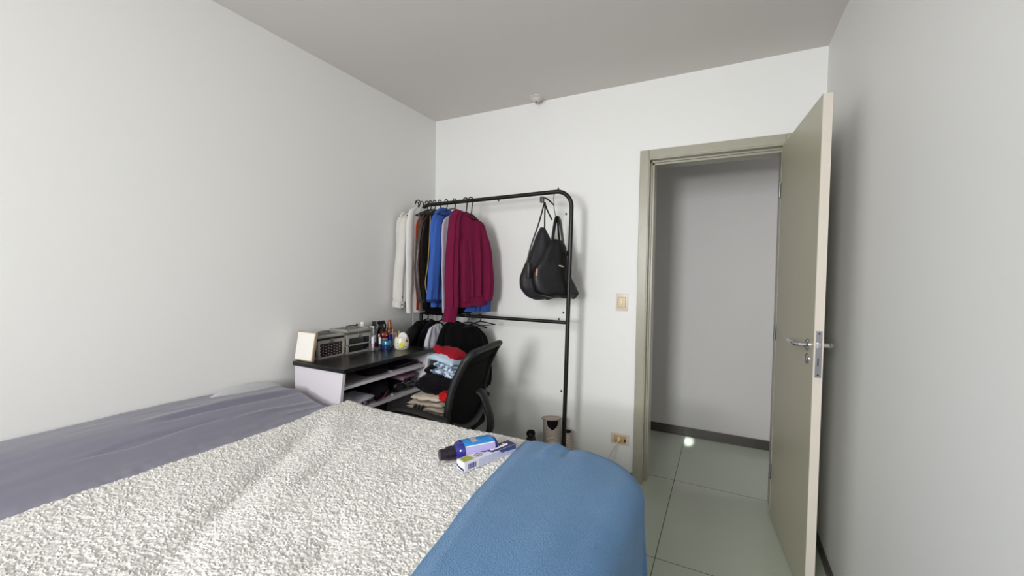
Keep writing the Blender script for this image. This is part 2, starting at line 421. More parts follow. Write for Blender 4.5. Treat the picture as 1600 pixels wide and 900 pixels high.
so = part('fleece_side', b, BLUE, blanket, world=True); so['label'] = 'smooth blue fleece reverse folded over the foot of the bed'

# mouthwash bottle lying on the blanket
def frame(a, c, z):
    a = Vector((a[0], a[1], 0)); c = Vector((c[0], c[1], 0)); d = (c-a)
    return a, d.length, math.atan2(d.y, d.x)
ang_b = math.atan2(.169, .118)
bt = thing('mouthwash_bottle', 'blue plastic mouthwash bottle with a dark cap lying on the white blanket', 'bottle', (1.308, -1.650, .713), ang_b)
BS = .80
Mb = Matrix.Rotation(PI/2, 4, 'Y')
def sqring(x, ry, rz, cz, n=28, e=2.6):
    out = []
    for k in range(n):
        t = 2*PI*k/n; c, s = math.cos(t), math.sin(t)
        out.append(Vector((x, ry*math.copysign(abs(c)**(2/e), c), cz+rz*math.copysign(abs(s)**(2/e), s))))
    return out
b = new(); rings(b, [sqring(x*BS, ry*1.12, rz*1.18, .031) for x, ry, rz in ((.060, .012, .010), (.064, .018, .014), (.078, .030, .022), (.095, .036, .0255), (.24, .036, .0255), (.252, .033, .023), (.258, .022, .015))])
body = part('bottle_body', b, mat('blue_bottle', (30, 34, 120), .12, coat=.5), bt)
b = new(); rings(b, [sqring(x*BS, r, r, .028, e=2) for x, r in ((0, .0165), (.001, .0185), (.030, .019), (.031, .023), (.058, .024), (.066, .021))])
part('cap', b, mat('dark_cap', (30, 22, 36), .3), bt)
def wrap(b, x0, x1, t0, t1, ex=0., n=14):
    rs = []
    for x in (x0*BS, x1*BS):
        pts = []
        for k in range(n+1):
            t = t0+(t1-t0)*k/n; c, s = math.cos(t), math.sin(t)
            pts.append(Vector((x, (.0406+ex)*math.copysign(abs(c)**(2/2.6), c), .031+(.0304+ex)*math.copysign(abs(s)**(2/2.6), s))))
        rs.append(pts)
    return rings(b, rs, closed=False, cap=False)
lab = part('label', wrap(new(), .100, .238, PI*.40, PI*1.45), mat('lilac_label', (172, 164, 212), .35), body)
part('label_band', wrap(new(), .100, .238, PI*.36, PI*.76, .0004), mat('bright_blue_label', (24, 96, 190), .3, vary=.5, vscale=60, rgb2=(60, 165, 225)), body)
part('label_stripe', wrap(new(), .100, .238, PI*.75, PI*.79, .0006), WHITEPLASTIC, body)
part('label_patch', wrap(new(), .138, .165, PI*.42, PI*.62, .0007), mat('grey_patch', (196, 190, 205), .4, vary=.4, vscale=120), body)

# toothpaste carton
ang_t = math.atan2(.219, .075)
tb = thing('toothpaste_carton', 'white and navy toothpaste carton lying beside the blue bottle on the blanket', 'carton', (1.418, -1.664, .713), ang_t)
TL, TW, TH = .285, .042, .031
b = new(); box(b, (0, 0, 0), (TL, TW, TH), .0012); ct = part('carton', b, mat('carton_white', (222, 222, 232), .4), tb, False)
e = .0006
def quad(b, pts):
    b.faces.new([b.verts.new(p) for p in pts]); return b
NAVY = mat('carton_navy', (30, 28, 92), .35); LIL = mat('carton_lilac', (176, 180, 214), .4, vary=.25, vscale=90, rgb2=(205, 208, 228))
b = new(); quad(b, [(.125, TW, TH+e), (.15, 0, TH+e), (TL, 0, TH+e), (TL, TW, TH+e)]); part('navy_panel', b, NAVY, ct, False)
b = new(); quad(b, [(.105, TW, TH+e*1.5), (.125, TW*.45, TH+e*1.5), (.16, TW*.5, TH+e*1.5), (.15, TW, TH+e*1.5)]); part('violet_flash', b, mat('violet_flash', (92, 62, 160), .4), ct, False)
b = new(); quad(b, [(.004, .006, TH+e), (.060, .006, TH+e), (.052, TW-.004, TH+e), (.012, TW-.004, TH+e)]); part('yellow_panel', b, mat('lime_panel', (176, 184, 52), .4, vary=.3, vscale=80), ct, False)
b = new(); quad(b, [(.075, -e, .003), (TL-.002, -e, .003), (TL-.002, -e, TH-.004), (.075, -e, TH-.004)]); part('lilac_panel', b, LIL, ct, False)
b = new(); quad(b, [(.20, -2*e, TH*.60), (TL-.001, -2*e, TH*.45), (TL-.001, -2*e, TH), (.18, -2*e, TH)]); part('navy_side_flash', b, mat('slate_navy', (66, 78, 130), .4), ct, False)
b = new()
for k, wd in enumerate((.003, .0016, .004, .0016, .0028, .0045, .0016, .003, .0022)):
    x = .018+k*.0048; quad(b, [(x, -2*e, .006), (x+wd, -2*e, .006), (x+wd, -2*e, TH-.007), (x, -2*e, TH-.007)])
part('barcode', b, mat('barcode_blue', (70, 78, 150), .5), ct, False)
# lettering: script on the navy panel, ring badge on the white part, swoosh on the end flap
b = new(); random.seed(4); pts = []
x = .158
for k in range(9):
    hgt = (.020 if k in (0, 4, 7) else .012)
    pts += [(x, TW*.30, TH+.0012), (x+.003, TW*.30+hgt, TH+.0012), (x+.006, TW*.30+hgt*.3, TH+.0012)]
    x += .0112
tube(b, smooth_path(pts, 3), .0014, 5); part('lettering', b, WHITEPLASTIC, ct)
b = new(); cx, cy = .088, TW*.45
tube(b, [(cx+.018*math.cos(t), cy+.011*math.sin(t), TH+.0006) for t in [2*PI*k/24 for k in range(25)]], .0009, 5)
for q in (-.008, -.002, .005): box(b, (cx+q, cy-.004, TH), (cx+q+.003, cy+.003, TH+.0009))
part('badge', b, mat('badge_grey', (70, 68, 92), .4), ct)
b = new(); quad(b, [(-e, .002, .010), (-e, .030, .012), (-e, TW-.001, .018), (-e, TW-.001, .011), (-e, .030, .006), (-e, .002, .002)]); part('flap_mark', b, NAVY, ct, False)

for o_ in [tb.children[0]]+list(tb.children[0].children):
    for v in o_.data.vertices: v.co.x *= .814

# ------------------------------------------------------------------ desk
DT = .865
DK = mat('black_laminate', (17, 16, 17), .30, vary=.2, vscale=30); WL = mat('white_laminate', (214, 210, 216), .45, vary=.04)
desk = thing('desk', 'narrow white desk with a black top along the left wall', 'desk', (.26, -.965, 0))
b = new(); box(b, (.062, -1.318, DT-.022), (.462, -.600, DT), .002); part('desktop', b, DK, desk, False, True)
def panel(y0, y1):     # side panels, front edge raked back towards the floor
    b = new(); x0 = .075; xt, xb = .448, .33
    vs_ = [(x0, y0, 0), (xb, y0, 0), (xt, y0, DT-.022), (x0, y0, DT-.022)]
    rings(b, [[Vector(v) for v in vs_], [Vector((v[0], y1, v[2])) for v in vs_]]); return b
part('side_panel', panel(-1.312, -1.294), WL, desk, False, True); part('side_panel', panel(-.628, -.610), WL, desk, False, True)
b = new(); box(b, (.075, -1.294, .745), (.418, -.628, .762), .001); part('shelf', b, WL, desk, False, True)
b = new(); box(b, (.075, -1.294, .590), (.395, -.628, .607), .001); part('shelf', b, WL, desk, False, True)
b = new(); box(b, (.078, -1.294, .05), (.088, -.628, DT-.022)); part('back_panel', b, mat('desk_back', (60, 56, 58), .6), desk, False, True)
b = new(); box(b, (.088, -1.294, .06), (.35, -.628, .078)); part('bottom_shelf', b, WL, desk, False, True)

# framed mirror leaning on the case, its pale reflection painted cream
o = thing('framed_mirror', 'small mirror with a painted cream reflection in a thin gold frame leaning at the near desk end', 'mirror', (.115, -1.292, DT))
o2m = Matrix.Rotation(-.17, 4, 'X')
b = new(); box(b, (-.075, -.004, .002), (.075, .010, .163), .002, M=o2m); part('frame', b, mat('champagne_frame', (176, 158, 132), .35, .4), o)
b = new(); box(b, (-.068, -.0052, .009), (.068, -.003, .156), M=o2m); part('mirror_face', b, mat('cream_reflection', (238, 234, 227), .3), o, False)

def vanity_case(name, label, lo, hi, dots, drawers):
    c = thing(name, label, 'case', (lo[0], lo[1], lo[2]))
    sx, sy, sz = (hi[i]-lo[i] for i in range(3))
    panelm = mat('dotted_panel', (34, 22, 24), .4, vary=0) if dots else mat('black_case_panel', (16, 16, 20), .25)
    b = new(); box(b, (.003, .003, .002), (sx-.003, sy-.003, sz*.70), .001); bd = part('body', b, panelm, c, False)
    b = new(); r = .006
    for z0, z1 in ((0, .009), (sz*.70-.006, sz*.70+.004)) + (((sz*.33, sz*.33+.008),) if drawers else ()):
        box(b, (sx-.004, 0, z0), (sx+.001, sy, z1)); box(b, (0, -.001, z0), (sx, .004, z1)); box(b, (0, sy-.004, z0), (sx, sy+.001, z1))
    for x in (0, sx-2*r):
        for y in (0, sy-2*r): box(b, (x-.001, y-.001, 0), (x+2*r+.001, y+2*r+.001, sz*.70), .003)
    part('trim', b, ALU, c)
    b = new(); box(b, (.003, .003, sz*.71), (sx-.003, sy-.003, sz*.985), .001); ld = part('lid', b, panelm if dots else mat('grey_lid', (88, 88, 86), .35), c, False)
    b = new()
    for z0, z1 in ((sz*.72, sz*.80), (sz*.90, sz)):
        box(b, (sx-.004, -.001, z0), (sx+.002, sy+.001, z1), .0015); box(b, (-.001, -.001, z0), (sx, .004, z1), .0015); box(b, (-.001, sy-.004, z0), (sx, sy+.001, z1), .0015)
    for y in (0, sy-.014): box(b, (0, y, sz*.96), (sx, y+.014, sz+.0015), .002)
    for x in (0, sx-.014): box(b, (x, 0, sz*.96), (x+.014, sy, sz+.0015), .002)
    part('lid_trim', b, ALU, ld)
    b = new(); box(b, (sx, sy*.5-.012, sz*.62), (sx+.006, sy*.5+.012, sz*.84), .003); box(b, (sx+.004, sy*.5-.006, sz*.66), (sx+.010, sy*.5+.006, sz*.74), .003); part('latch', b, STEEL, c)
    b = new(); tube(b, smooth_path([(sx*.5, sy*.28, sz), (sx*.5, sy*.30, sz+.012), (sx*.5, sy*.5, sz+.016), (sx*.5, sy*.7, sz+.012), (sx*.5, sy*.72, sz)]), .004, 8); part('handle', b, STEEL, c)
    if dots:
        b = new(); random.seed(3)
        for iy in range(9):
            for iz in range(5):
                y = .016+iy*(sy-.03)/8; z = .016+iz*(sz*.5)/4+(iy % 2)*.006
                if z < sz*.62 and abs(y-sy*.5) > -1: lathe(b, [(0, 0), (.0035, 0), (.0035, .001), (0, .001)], n=8, M=Matrix.Translation((sx-.003, y, z)) @ Matrix.Rotation(PI/2, 4, 'Y'))
        part('dots', b, mat('pink_dots', (190, 168, 172), .5), bd, False)
    return c
vanity_case('vanity_case', 'dark polka-dot vanity case with aluminium trim beside the framed mirror', (.006, -1.222, DT), (.145, -1.042, DT+.128), True, False)
vanity_case('vanity_case', 'black vanity case with silver bands, second from the near desk end', (.004, -1.034, DT), (.160, -.848, DT+.142), False, True)

def bottle(name, label, cat, x, y, prof, m1, capprof=None, m2=None, n=18, z=DT, capname='cap', bodyname='body'):
    o = thing(name, label, cat, (x, y, z))
    b = new(); lathe(b, prof, n=n); bd = part(bodyname, b, m1, o)
    if capprof: b = new(); lathe(b, capprof, n=n); part(capname, b, m2, o)
    return o
GLOSSW = mat('gloss_white', (232, 230, 228), .25); GBLK = mat('gloss_black', (18, 18, 20), .2)
GOLD = mat('gold_cap', (214, 170, 96), .25, .9); CLEAR = mat('frosted_clear', (205, 212, 212), .15, trans=.5)
bottle('perfume_bottle', 'clear bottle with a white cap behind the second vanity case', 'bottle', .045, -.812, [(0, 0), (.022, 0), (.022, .125), (.010, .135), (0, .135)], CLEAR, [(0, .135), (.013, .135), (.013, .167), (0, .167)], GLOSSW)
bottle('nail_polish', 'small black-capped bottle behind the silver-banded case, left of the white cap', 'bottle', .022, -.838, [(0, 0), (.012, 0), (.012, .10), (.006, .11), (0, .11)], GBLK, [(0, .11), (.0065, .11), (.006, .155), (0, .155)], GBLK)
bottle('cosmetic_tube', 'tall pale silver cosmetic tube beside the second vanity case', 'tube', .118, -.832, [(0, 0), (.020, 0), (.021, .14), (.020, .148), (0, .148)], mat('silver_tube', (196, 202, 200), .3, .3), [(0, .0), (.0205, -.0), (.0205, .0), (0, 0)], GLOSSW) if False else None
o = thing('cosmetic_tube', 'tall pale silver cosmetic tube beside the second vanity case', 'tube', (.130, -.812, DT))
b = new(); rings(b, [[Vector((rx*math.cos(t), ry*math.sin(t), z)) for t in [2*PI*k/20 for k in range(20)]] for rx, ry, z in ((.018, .018, .03), (.018, .018, .035), (.019, .012, .10), (.020, .002, .145))]); part('body', b, mat('silver_tube', (202, 208, 206), .3, .2), o)
b = new(); lathe(b, [(0, 0), (.016, 0), (.017, .03), (0, .03)]); part('cap', b, GLOSSW, o)
bottle('perfume_bottle', 'bottle with a square black cap behind the silver tube', 'bottle', .085, -.748, [(0, 0), (.024, 0), (.024, .115), (.009, .130), (0, .130)], mat('smoke_glass', (60, 56, 54), .15), [(0, .13), (.021, .13), (.021, .168), (0, .168)], GBLK, n=4)
o = thing('spray_bottle', 'black trigger spray bottle, tallest item at the back of the desktop', 'bottle', (.085, -.682, DT))
b = new(); lathe(b, [(0, 0), (.030, 0), (.031, .09), (.022, .115), (.010, .125), (0, .125)]); part('body', b, mat('dark_brown_bottle', (38, 30, 26), .25), o)
b = new(); box(b, (-.010, -.030, .14), (.010, .026, .165), .005); lathe(b, [(0, .12), (.013, .12), (.013, .142), (0, .142)]); box(b, (-.007, -.036, .150), (.007, -.026, .162), .002); part('nozzle', b, BLACKPLASTIC, o)
b = new(); tube(b, smooth_path([(0, -.018, .142), (0, -.026, .125), (0, -.030, .10)]), .004); part('trigger', b, BLACKPLASTIC, o)
b = new(); tube(b, smooth_path([(0, .022, .155), (0, .034, .135), (0, .036, .105)]), .005); part('grip', b, BLACKPLASTIC, o)
o = thing('cosmetic_box', 'pale lilac cosmetic box under the red compact', 'box', (.150, -.728, DT))
b = new(); box(b, (-.018, -.022, 0), (.018, .022, .060), .002); part('carton', b, mat('lilac_box', (186, 186, 212), .4), o)
b = new(); box(b, (-.0185, -.0225, .046), (.0185, .0225, .0605), .002); part('lid', b, mat('lilac_lid', (206, 208, 224), .4), o)
o = thing('compact', 'round red compact with a gold centre on the lilac box', 'compact', (.150, -.728, DT+.061))
b = new(); Mx = Matrix.Translation((0, 0, .0175)) @ Matrix.Rotation(.0, 4, 'Y'); lathe(b, [(0, -.016), (.026, -.016), (.031, 0), (.026, .014), (.010, .018), (0, .018)], n=24, M=Mx); part('body', b, mat('red_compact', (132, 22, 16), .2, coat=.5), o)
b = new(); lathe(b, [(0, -.004), (.007, -.004), (.005, .002), (0, .002)], n=12, M=Matrix.Translation((.031, -.004, .018)) @ Matrix.Rotation(PI/2, 4, 'Y')); part('emblem', b, GOLD, o)
bottle('spray_bottle', 'tall tapered amber-brown bottle behind the navy bottle', 'bottle', .110, -.634, [(0, 0), (.022, 0), (.023, .07), (.020, .10), (.014, .115), (0, .115)], mat('amber_brown', (98, 48, 34), .2, coat=.3), [(0, .115), (.014, .115), (.011, .160), (.008, .168), (0, .168)], mat('copper_cap', (150, 84, 62), .3, .3))
bottle('cosmetic_bottle', 'small navy blue bottle standing behind the teal-lidded jar', 'bottle', .178, -.700, [(0, 0), (.017, 0), (.017, .060), (.012, .066), (0, .066)], mat('navy_bottle', (22, 30, 128), .2), [(0, .066), (.014, .066), (.014, .084), (0, .084)], mat('navy_cap', (16, 20, 92), .2))
bottle('cream_jar', 'squat blue glass jar with a teal lid on the desktop', 'jar', .232, -.785, [(0, 0), (.031, 0), (.033, .008), (.033, .026), (.028, .032), (0, .032)], mat('blue_glass_jar', (34, 58, 110), .08, trans=.3), [(0, .032), (.0305, .032), (.031, .052), (.029, .056), (0, .056)], mat('teal_lid', (56, 124, 152), .25, .4), n=28, capname='lid')
bottle('lipstick', 'slim white and pink lipstick tube nearest the vanity case', 'lipstick', .196, -.868, [(0, 0), (.0085, 0), (.0085, .045), (0, .045)], mat('pink_frost', (206, 186, 196), .3), [(0, .045), (.0095, .045), (.009, .088), (0, .088)], GLOSSW)
bottle('lipstick', 'slim blue and lilac lip gloss tube between the white ones', 'lipstick', .182, -.842, [(0, 0), (.0085, 0), (.0085, .05), (0, .05)], mat('indigo_gloss', (58, 52, 118), .2), [(0, .05), (.009, .05), (.009, .092), (0, .092)], mat('lilac_cap', (190, 186, 216), .3))
bottle('nail_polish', 'dark nail polish bottle with a tall white cap left of the blue jar', 'bottle', .200, -.812, [(0, 0), (.011, 0), (.011, .030), (.006, .036), (0, .036)], mat('dark_plum', (60, 24, 40), .15), [(0, .034), (.007, .034), (.0085, .078), (0, .078)], GLOSSW)
bottle('nail_polish', 'small black polish bottle with a white tip behind the lip gloss tubes', 'bottle', .162, -.782, [(0, 0), (.013, 0), (.013, .06), (.008, .075), (0, .075)], GBLK, [(0, .075), (.006, .075), (.004, .092), (0, .092)], GLOSSW)
o = thing('cosmetic_tray', 'clear low tray under the lipsticks beside the vanity case', 'tray', (.188, -.845, DT))
# perfume with gold cap
o = bpy.data.objects.remove(o) if False else o
b = new(); box(b, (-.040, -.034, 0), (.030, .020, .0025), .001)
for lo, hi in (((-.040, -.034, 0), (-.038, .020, .03)), ((.028, -.034, 0), (.030, .020, .022)), ((-.040, -.034, 0), (.030, -.032, .022))): box(b, lo, hi)
part('tray', b, mat('clear_acrylic', (225, 225, 228), .1, trans=.9), o, False)
o = thing('perfume_bottle', 'white patterned perfume bottle with a gold cap behind the flowered cup', 'bottle', (.150, -.645, DT))
b = new(); rings(b, [sqring(x, .020, .026, 0) for x in (0, .082)]); 
for v in b.verts: v.co = Vector((v.co.y*.6, v.co.z, v.co.x))
bd = part('body', b, mat('floral_white', (226, 220, 230), .3, vary=.25, vscale=70, rgb2=(200, 170, 200)), o)
b = new(); lathe(b, [(0, .082), (.009, .082), (.009, .108), (0, .108)]); part('cap', b, GOLD, o)
cup = thing('ceramic_cup', 'pale ceramic cup painted with a yellow flower at the far desk end', 'cup', (.300, -.722, DT))
b = new(); lathe(b, [(0, 0), (.038, 0), (.044, .006), (.047, .03), (.045, .062), (.040, .078), (.037, .078), (.040, .060), (.041, .03), (.036, .010), (0, .008)], n=32)
cb = part('body', b, mat('cream_ceramic', (222, 224, 204), .25, vary=.1, vscale=40), cup)
def disc_on(b, th, z, r, R0=.0475):
    M_ = Matrix.Rotation(th, 4, 'Z') @ Matrix.Translation((R0, 0, z)) @ Matrix.Rotation(PI/2, 4, 'Y')
    lathe(b, [(0, -.006), (r, -.006), (r*.92, .0006), (0, .001)], n=18, M=M_)
tcam = math.atan2(-2.0, 1.85)
b = new(); disc_on(b, tcam-.05, .033, .0155); part('yellow_flower', b, mat('yellow_paint', (226, 206, 40), .4), cb)
b = new(); disc_on(b, tcam+.75, .056, .010, .0455); part('red_flower', b, mat('brick_paint', (160, 62, 44), .4), cb)
b = new()
for dt, z in ((-.45, .022), (-.25, .011), (.0, .010), (.25, .012), (.5, .02), (-.5, .04)): disc_on(b, tcam-.05+dt, z, .0035, .0462)
part('leaf_marks', b, mat('leaf_paint', (66, 84, 60), .4), cb)
# cotton ball bundle and sticks inside the cup
o = thing('cotton_pad', 'round white cotton pad standing up out of the flowered cup', 'cotton pad', (.305, -.718, DT+.060))
b = new(); lathe(b, [(0, -.006), (.026, -.006), (.029, 0), (.026, .006), (0, .006)], n=24, M=Matrix.Translation((0, 0, .018)) @ Matrix.Rotation(tcam, 4, 'Z') @ Matrix.Rotation(PI/2, 4, 'Y')); part('pad', b, mat('cotton', (232, 230, 228), .9, bump=.5, bscale=300), o)
for k, (dx, dy, lx, ly, hh) in enumerate(((-.018, .006, -.022, .010, .082), (-.010, -.016, -.018, -.020, .072))):
    o = tag(part('makeup_brush', tube(new(), [(.300+dx, -.722+dy, DT+.012), (.300+lx-.012, -.722+ly, DT+hh+.03)], [.002, .0026], 8), GOLD), ('gold makeup brush handle leaning out of the cup, the taller one', 'gold makeup brush handle leaning out of the cup, the shorter one')[k], 'brush')

# contents of the shelves
def lump(c, s, seed, flat=.75, rot=0., n=(36, 20), amp=.22, e=2.6):
    b = new(); rs = []
    for j in range(n[1]+1):
        ph = -PI/2+PI*j/n[1]; cz = math.copysign(abs(math.sin(ph))**flat, math.sin(ph)); cr = max(.02, math.cos(ph))**.55
        r = []
        for i in range(n[0]):
            t = 2*PI*i/n[0]; ct_, st = math.cos(t), math.sin(t)
            x = cr*math.copysign(abs(ct_)**(2/e), ct_); y = cr*math.copysign(abs(st)**(2/e), st)
            q = Vector((x*1.6+seed, y*1.6, cz*1.1)); f = 1+amp*noise.noise(q*1.3)+amp*.5*abs(noise.noise(q*3.1))*1.2
            zf = 1+amp*1.2*noise.noise(q*1.7+Vector((5, 0, 0)))-amp*.8*abs(noise.noise(Vector((x*3+seed, y*5, 1))))
            p = Vector((x*s[0]*f, y*s[1]*f, cz*s[2]*zf)); p = Matrix.Rotation(rot, 3, 'Z') @ p
            r.append(Vector(c)+p)
        rs.append(r)
    return rings(b, rs)
def flat_bottom(b, z):
    for v in b.verts: v.co.z = max(v.co.z, z)
    return b
o = thing('notebook', 'pale closed notebook stack on the upper desk shelf', 'notebook', (.30, -.78, .762))
b = new(); box(b, (-.12, -.14, 0), (.105, .12, .012), .001); part('pages', b, mat('grey_pages', (168, 160, 168), .6), o, False)
b = new(); box(b, (-.12, -.14, .0122), (.108, .12, .016), .001); part('cover', b, mat('dark_plum_cover', (62, 50, 56), .5), o, False)
o = thing('folder', 'thin dark folder lying on the notebook on the upper desk shelf', 'folder', (.28, -.76, .7785))
b = new(); box(b, (-.11, -.10, 0), (.10, .10, .008), .001, M=Matrix.Rotation(.12, 4, 'Z')); part('cover', b, mat('folder_black', (40, 34, 38), .4), o, False)
b = new(); box(b, (.098, -.01, .001), (.104, .02, .009), .001, M=Matrix.Rotation(.12, 4, 'Z')); part('clasp', b, BLACKPLASTIC, o, False)
o = thing('paper_sheet', 'sheet of off-white paper on the upper desk shelf, near end', 'paper', (.28, -1.12, .7622))
b = new(); box(b, (-.11, -.12, 0), (.11, .11, .0015), M=Matrix.Rotation(.1, 4, 'Z')); part('sheet', b, mat('paper', (178, 170, 168), .7), o, False)
tag(part('dark_pouch', flat_bottom(lump((.32, -.995, .787), (.075, .085, .026), 2.2), .7625), cloth('black_pouch', (20, 18, 22))), 'limp black pouch in the middle of the upper desk shelf', 'pouch')
o = thing('folded_shirt', 'white folded shirt with black bars on the lower desk shelf', 'shirt', (.29, -1.13, .607))
b = flat_bottom(lump((0, 0, .03), (.095, .12, .028), 5.1), .001); fs = part('folded_body', b, cloth('white_print', (188, 188, 200), vary=.1), o)
for k, (y, z, h2) in enumerate(((-.05, .030, .020), (-.01, .030, .016), (.035, .030, .016), (.07, .034, .012))): part('black_bar', box(new(), (.070, y, z-.012), (.103, y+.014, z-.012+h2), .002), mat('bar_black', (22, 20, 24), .7), fs)
tag(part('dark_scarf', flat_bottom(lump((.29, -.965, .655), (.085, .085, .052), 8.3, amp=.35), .608), cloth('scarf_black', (20, 16, 22))), 'crumpled black scarf in the middle of the lower desk shelf', 'scarf')
tag(part('red_strap', tube(new(), smooth_path([(.378, -1.02, .611), (.40, -.985, .632), (.392, -.95, .648), (.375, -.92, .655)]), .006, 8, .4), cloth('wine_strap', (120, 34, 60))), 'wine-red strap in front of the crumpled scarf', 'strap')
tag(part('jar_lid', lump((.375, -.885, .6145), (.007, .009, .007), 1), GLOSSW), 'tiny white lid on the lower desk shelf edge', 'lid')
hb = thing('handbag', 'glossy black handbag at the far end of the lower desk shelf', 'handbag', (.30, -.745, .607))
b = flat_bottom(lump((0, 0, .042), (.085, .088, .044), 3.7, amp=.18), .001); part('bag_body', b, mat('patent_black', (22, 20, 22), .22), hb)
b = new(); tube(b, smooth_path([(.07, -.06, .06), (.098, -.03, .075), (.102, .02, .07), (.085, .05, .05)]), .005); part('handle', b, mat('patent_black', (22, 20, 22), .22), hb)
b = new(); box(b, (.084, -.05, .055), (.090, .02, .062), .002); part('zip', b, STEEL, hb)
o = thing('pouch', 'mauve pink pouch lying on top of the glossy black handbag', 'pouch', (.33, -.745, .694))
b = new(); box(b, (-.05, -.085, 0), (.06, .05, .024), .009, 3, M=Matrix.Rotation(.15, 4, 'Z') @ Matrix.Rotation(.10, 4, 'Y')); part('pouch_body', b, cloth('mauve', (140, 106, 126), vary=.08), o)
b = new(); tube(b, [(.055, -.08, .012), (.062, .045, .012)], .002); part('zip', b, STEEL, o)

# ------------------------------------------------------------------ clothes rack
RY, ZT, ZL = -.30, 1.878, 1.058
XL, XR = .115, 1.275
rack = thing('clothes_rack', 'black metal two-bar clothes rack standing against the back wall', 'clothes rack', (.7, RY, 0))
def arc(cx, cz, r, a0, a1, n=8): return [(cx+r*math.cos(a0+(a1-a0)*k/n), RY, cz+r*math.sin(a0+(a1-a0)*k/n)) for k in range(n+1)]
RR = .10; RT = .0135
b = new()
p = [(XL, RY, .30), (XL-.01, RY, ZT-.012-.07)] + arc(XL-.01+.07, ZT-.012-.07, .07, PI, PI/2) + arc(XR+.014-RR, ZT+.006-RR, RR, PI/2, 0) + [(XR+.014, RY, ZT-.15), (XR-.008, RY, .30)]
tube(b, p, RT, 14); part('top_bar', b, BLACKMETAL, rack, True, True)
for x in (XL, XR-.008):
    b = new(); tube(b, [(x, RY, .03), (x, RY, .31)], RT*1.12, 14); part('leg', b, BLACKMETAL, rack, True, True)
    b = new(); tube(b, [(x, RY-.22, .016), (x, RY+.22, .016)], .013, 12); part('foot', b, BLACKMETAL, rack, True, True)
b = new(); tube(b, [(XL, RY, ZL), (XR+.001, RY, ZL)], .0115, 12); part('lower_bar', b, BLACKMETAL, rack, True, True)
b = new()
for y in (RY-.13, RY-.065, RY, RY+.065, RY+.13): tube(b, [(XL, y, .139), (XR-.008, y, .139)], .006, 8)
for x in (XL, XR-.008, .7): tube(b, [(x, RY-.14, .133), (x, RY+.14, .133)], .006, 8)
part('shoe_shelf', b, BLACKMETAL, rack, True, True)
for (x, z) in ((XR-.006, 1.74), (XR-.012, 1.12), (XR-.016, .62), (XR-.055, ZL+.02), (1.20, ZT+.022), (.77, ZT-.02)):
    b = new(); lathe(b, [(0, -.006), (.0055, -.006), (.0055, .004), (.003, .007), (0, .007)], n=10, M=Matrix.Translation((x-.014 if z < 1.8 and z != ZL+.02 else x, RY-.002, z))); part('bolt', b, BLACKMETAL, rack, True, True)

HANG = mat('black_hanger', (12, 12, 13), .4)
def hanger(P, Q, zbar, label, group, c=None, apex=.055, half=.18, drop=.06, extra=None):
    """P->Q horizontal direction of the garment; hook over the bar where the line crosses it"""
    P = Vector((P[0], P[1], 0)); Q = Vector((Q[0], Q[1], 0)); d = (Q-P).normalized()
    cx = c if c is not None else P.x+d.x*((RY-P.y)/d.y)
    o = thing('coat_hanger', label, 'hanger', (cx, RY, zbar), math.atan2(d.y, d.x), group)
    b = new(); r = .0175
    hk = [(r*math.cos(a), 0, r*math.sin(a)) for a in [PI*1.05-PI*1.25*k/10 for k in range(11)]]
    hk = [(p[0], 0, p[2]) for p in hk] + [(.006, 0, -apex+.012), (0, 0, -apex)]
    tube(b, hk, .0040, 6); part('hook', b, HANG, o)
    b = new(); tube(b, smooth_path([(-half, 0, -apex-drop), (-half*.5, 0, -apex-drop*.42), (0, 0, -apex), (half*.5, 0, -apex-drop*.42), (half, 0, -apex-drop)], 4), .0045, 6)
    tube(b, [(-half, 0, -apex-drop), (half, 0, -apex-drop)], .0035, 6); part('arm', b, HANG, o)
    return o

def sheetcloth(P, Q, rows, thick=.04, off=0., folds=(5, .010), seed=0., nr=34, n=44, hollow=False):
    """closed garment volume: rows = (s_left, z_left, s_right, z_right[, thick factor]) from neck down, s measured from P to Q"""
    P3 = Vector((P[0], P[1], 0)); d = (Vector((Q[0], Q[1], 0))-P3).normalized(); nn = Vector((d.y, -d.x, 0))
    rows = [tuple(r)+((1.0,) if len(r) == 4 else ()) for r in rows]
    def cr(a, b_, c, e, t): return .5*((2*b_)+(-a+c)*t+(2*a-5*b_+4*c-e)*t*t+(-a+3*b_-3*c+e)*t*t*t)
    R = []; per = max(2, nr//(len(rows)-1))
    for i in range(len(rows)-1):
        for k in range(per):
            t = k/per; a, b_, c, e = rows[max(i-1, 0)], rows[i], rows[i+1], rows[min(i+2, len(rows)-1)]
            R.append(tuple(cr(a[q], b_[q], c[q], e[q], t)*.7+(b_[q]*(1-t)+c[q]*t)*.3 for q in range(5)))
    R.append(rows[-1])
    rs = []
    for ri, (sl, zl, sr, zr, tf) in enumerate(R):
        f = ri/(len(R)-1); ring = []
        for k in range(n):
            t = 2*PI*k/n; c, s = math.cos(t), math.sin(t)
            u = .5-.5*math.copysign(abs(c)**.8, c); ss = sl+(sr-sl)*u; z = zl+(zr-zl)*u
            tn = thick*tf*math.copysign(abs(s)**.7, s)
            ramp = .25+.75*f
            wv = math.sin(2*PI*folds[0]*u+seed*2.1+1.5*noise.noise(Vector((u*2, z*2.5, seed))))+.7*noise.noise(Vector((ss*14, z*5, seed+3)))
            wv2 = math.sin(2*PI*(folds[0]*.8)*u+seed*3.7)+.6*noise.noise(Vector((ss*12, z*5, seed+9)))
            tn += folds[1]*ramp*(wv if s > 0 else wv2)*min(1, abs(s)*2)
            tn += .008*noise.noise(Vector((ss*9, z*9, seed*5)))
            z += .006*noise.noise(Vector((u*7, seed, ri*.1)))*f
            ring.append(P3+d*ss+nn*(off+tn)+Vector((0, 0, z)))
        rs.append(ring)
    b = new(); rings(b, rs); return b
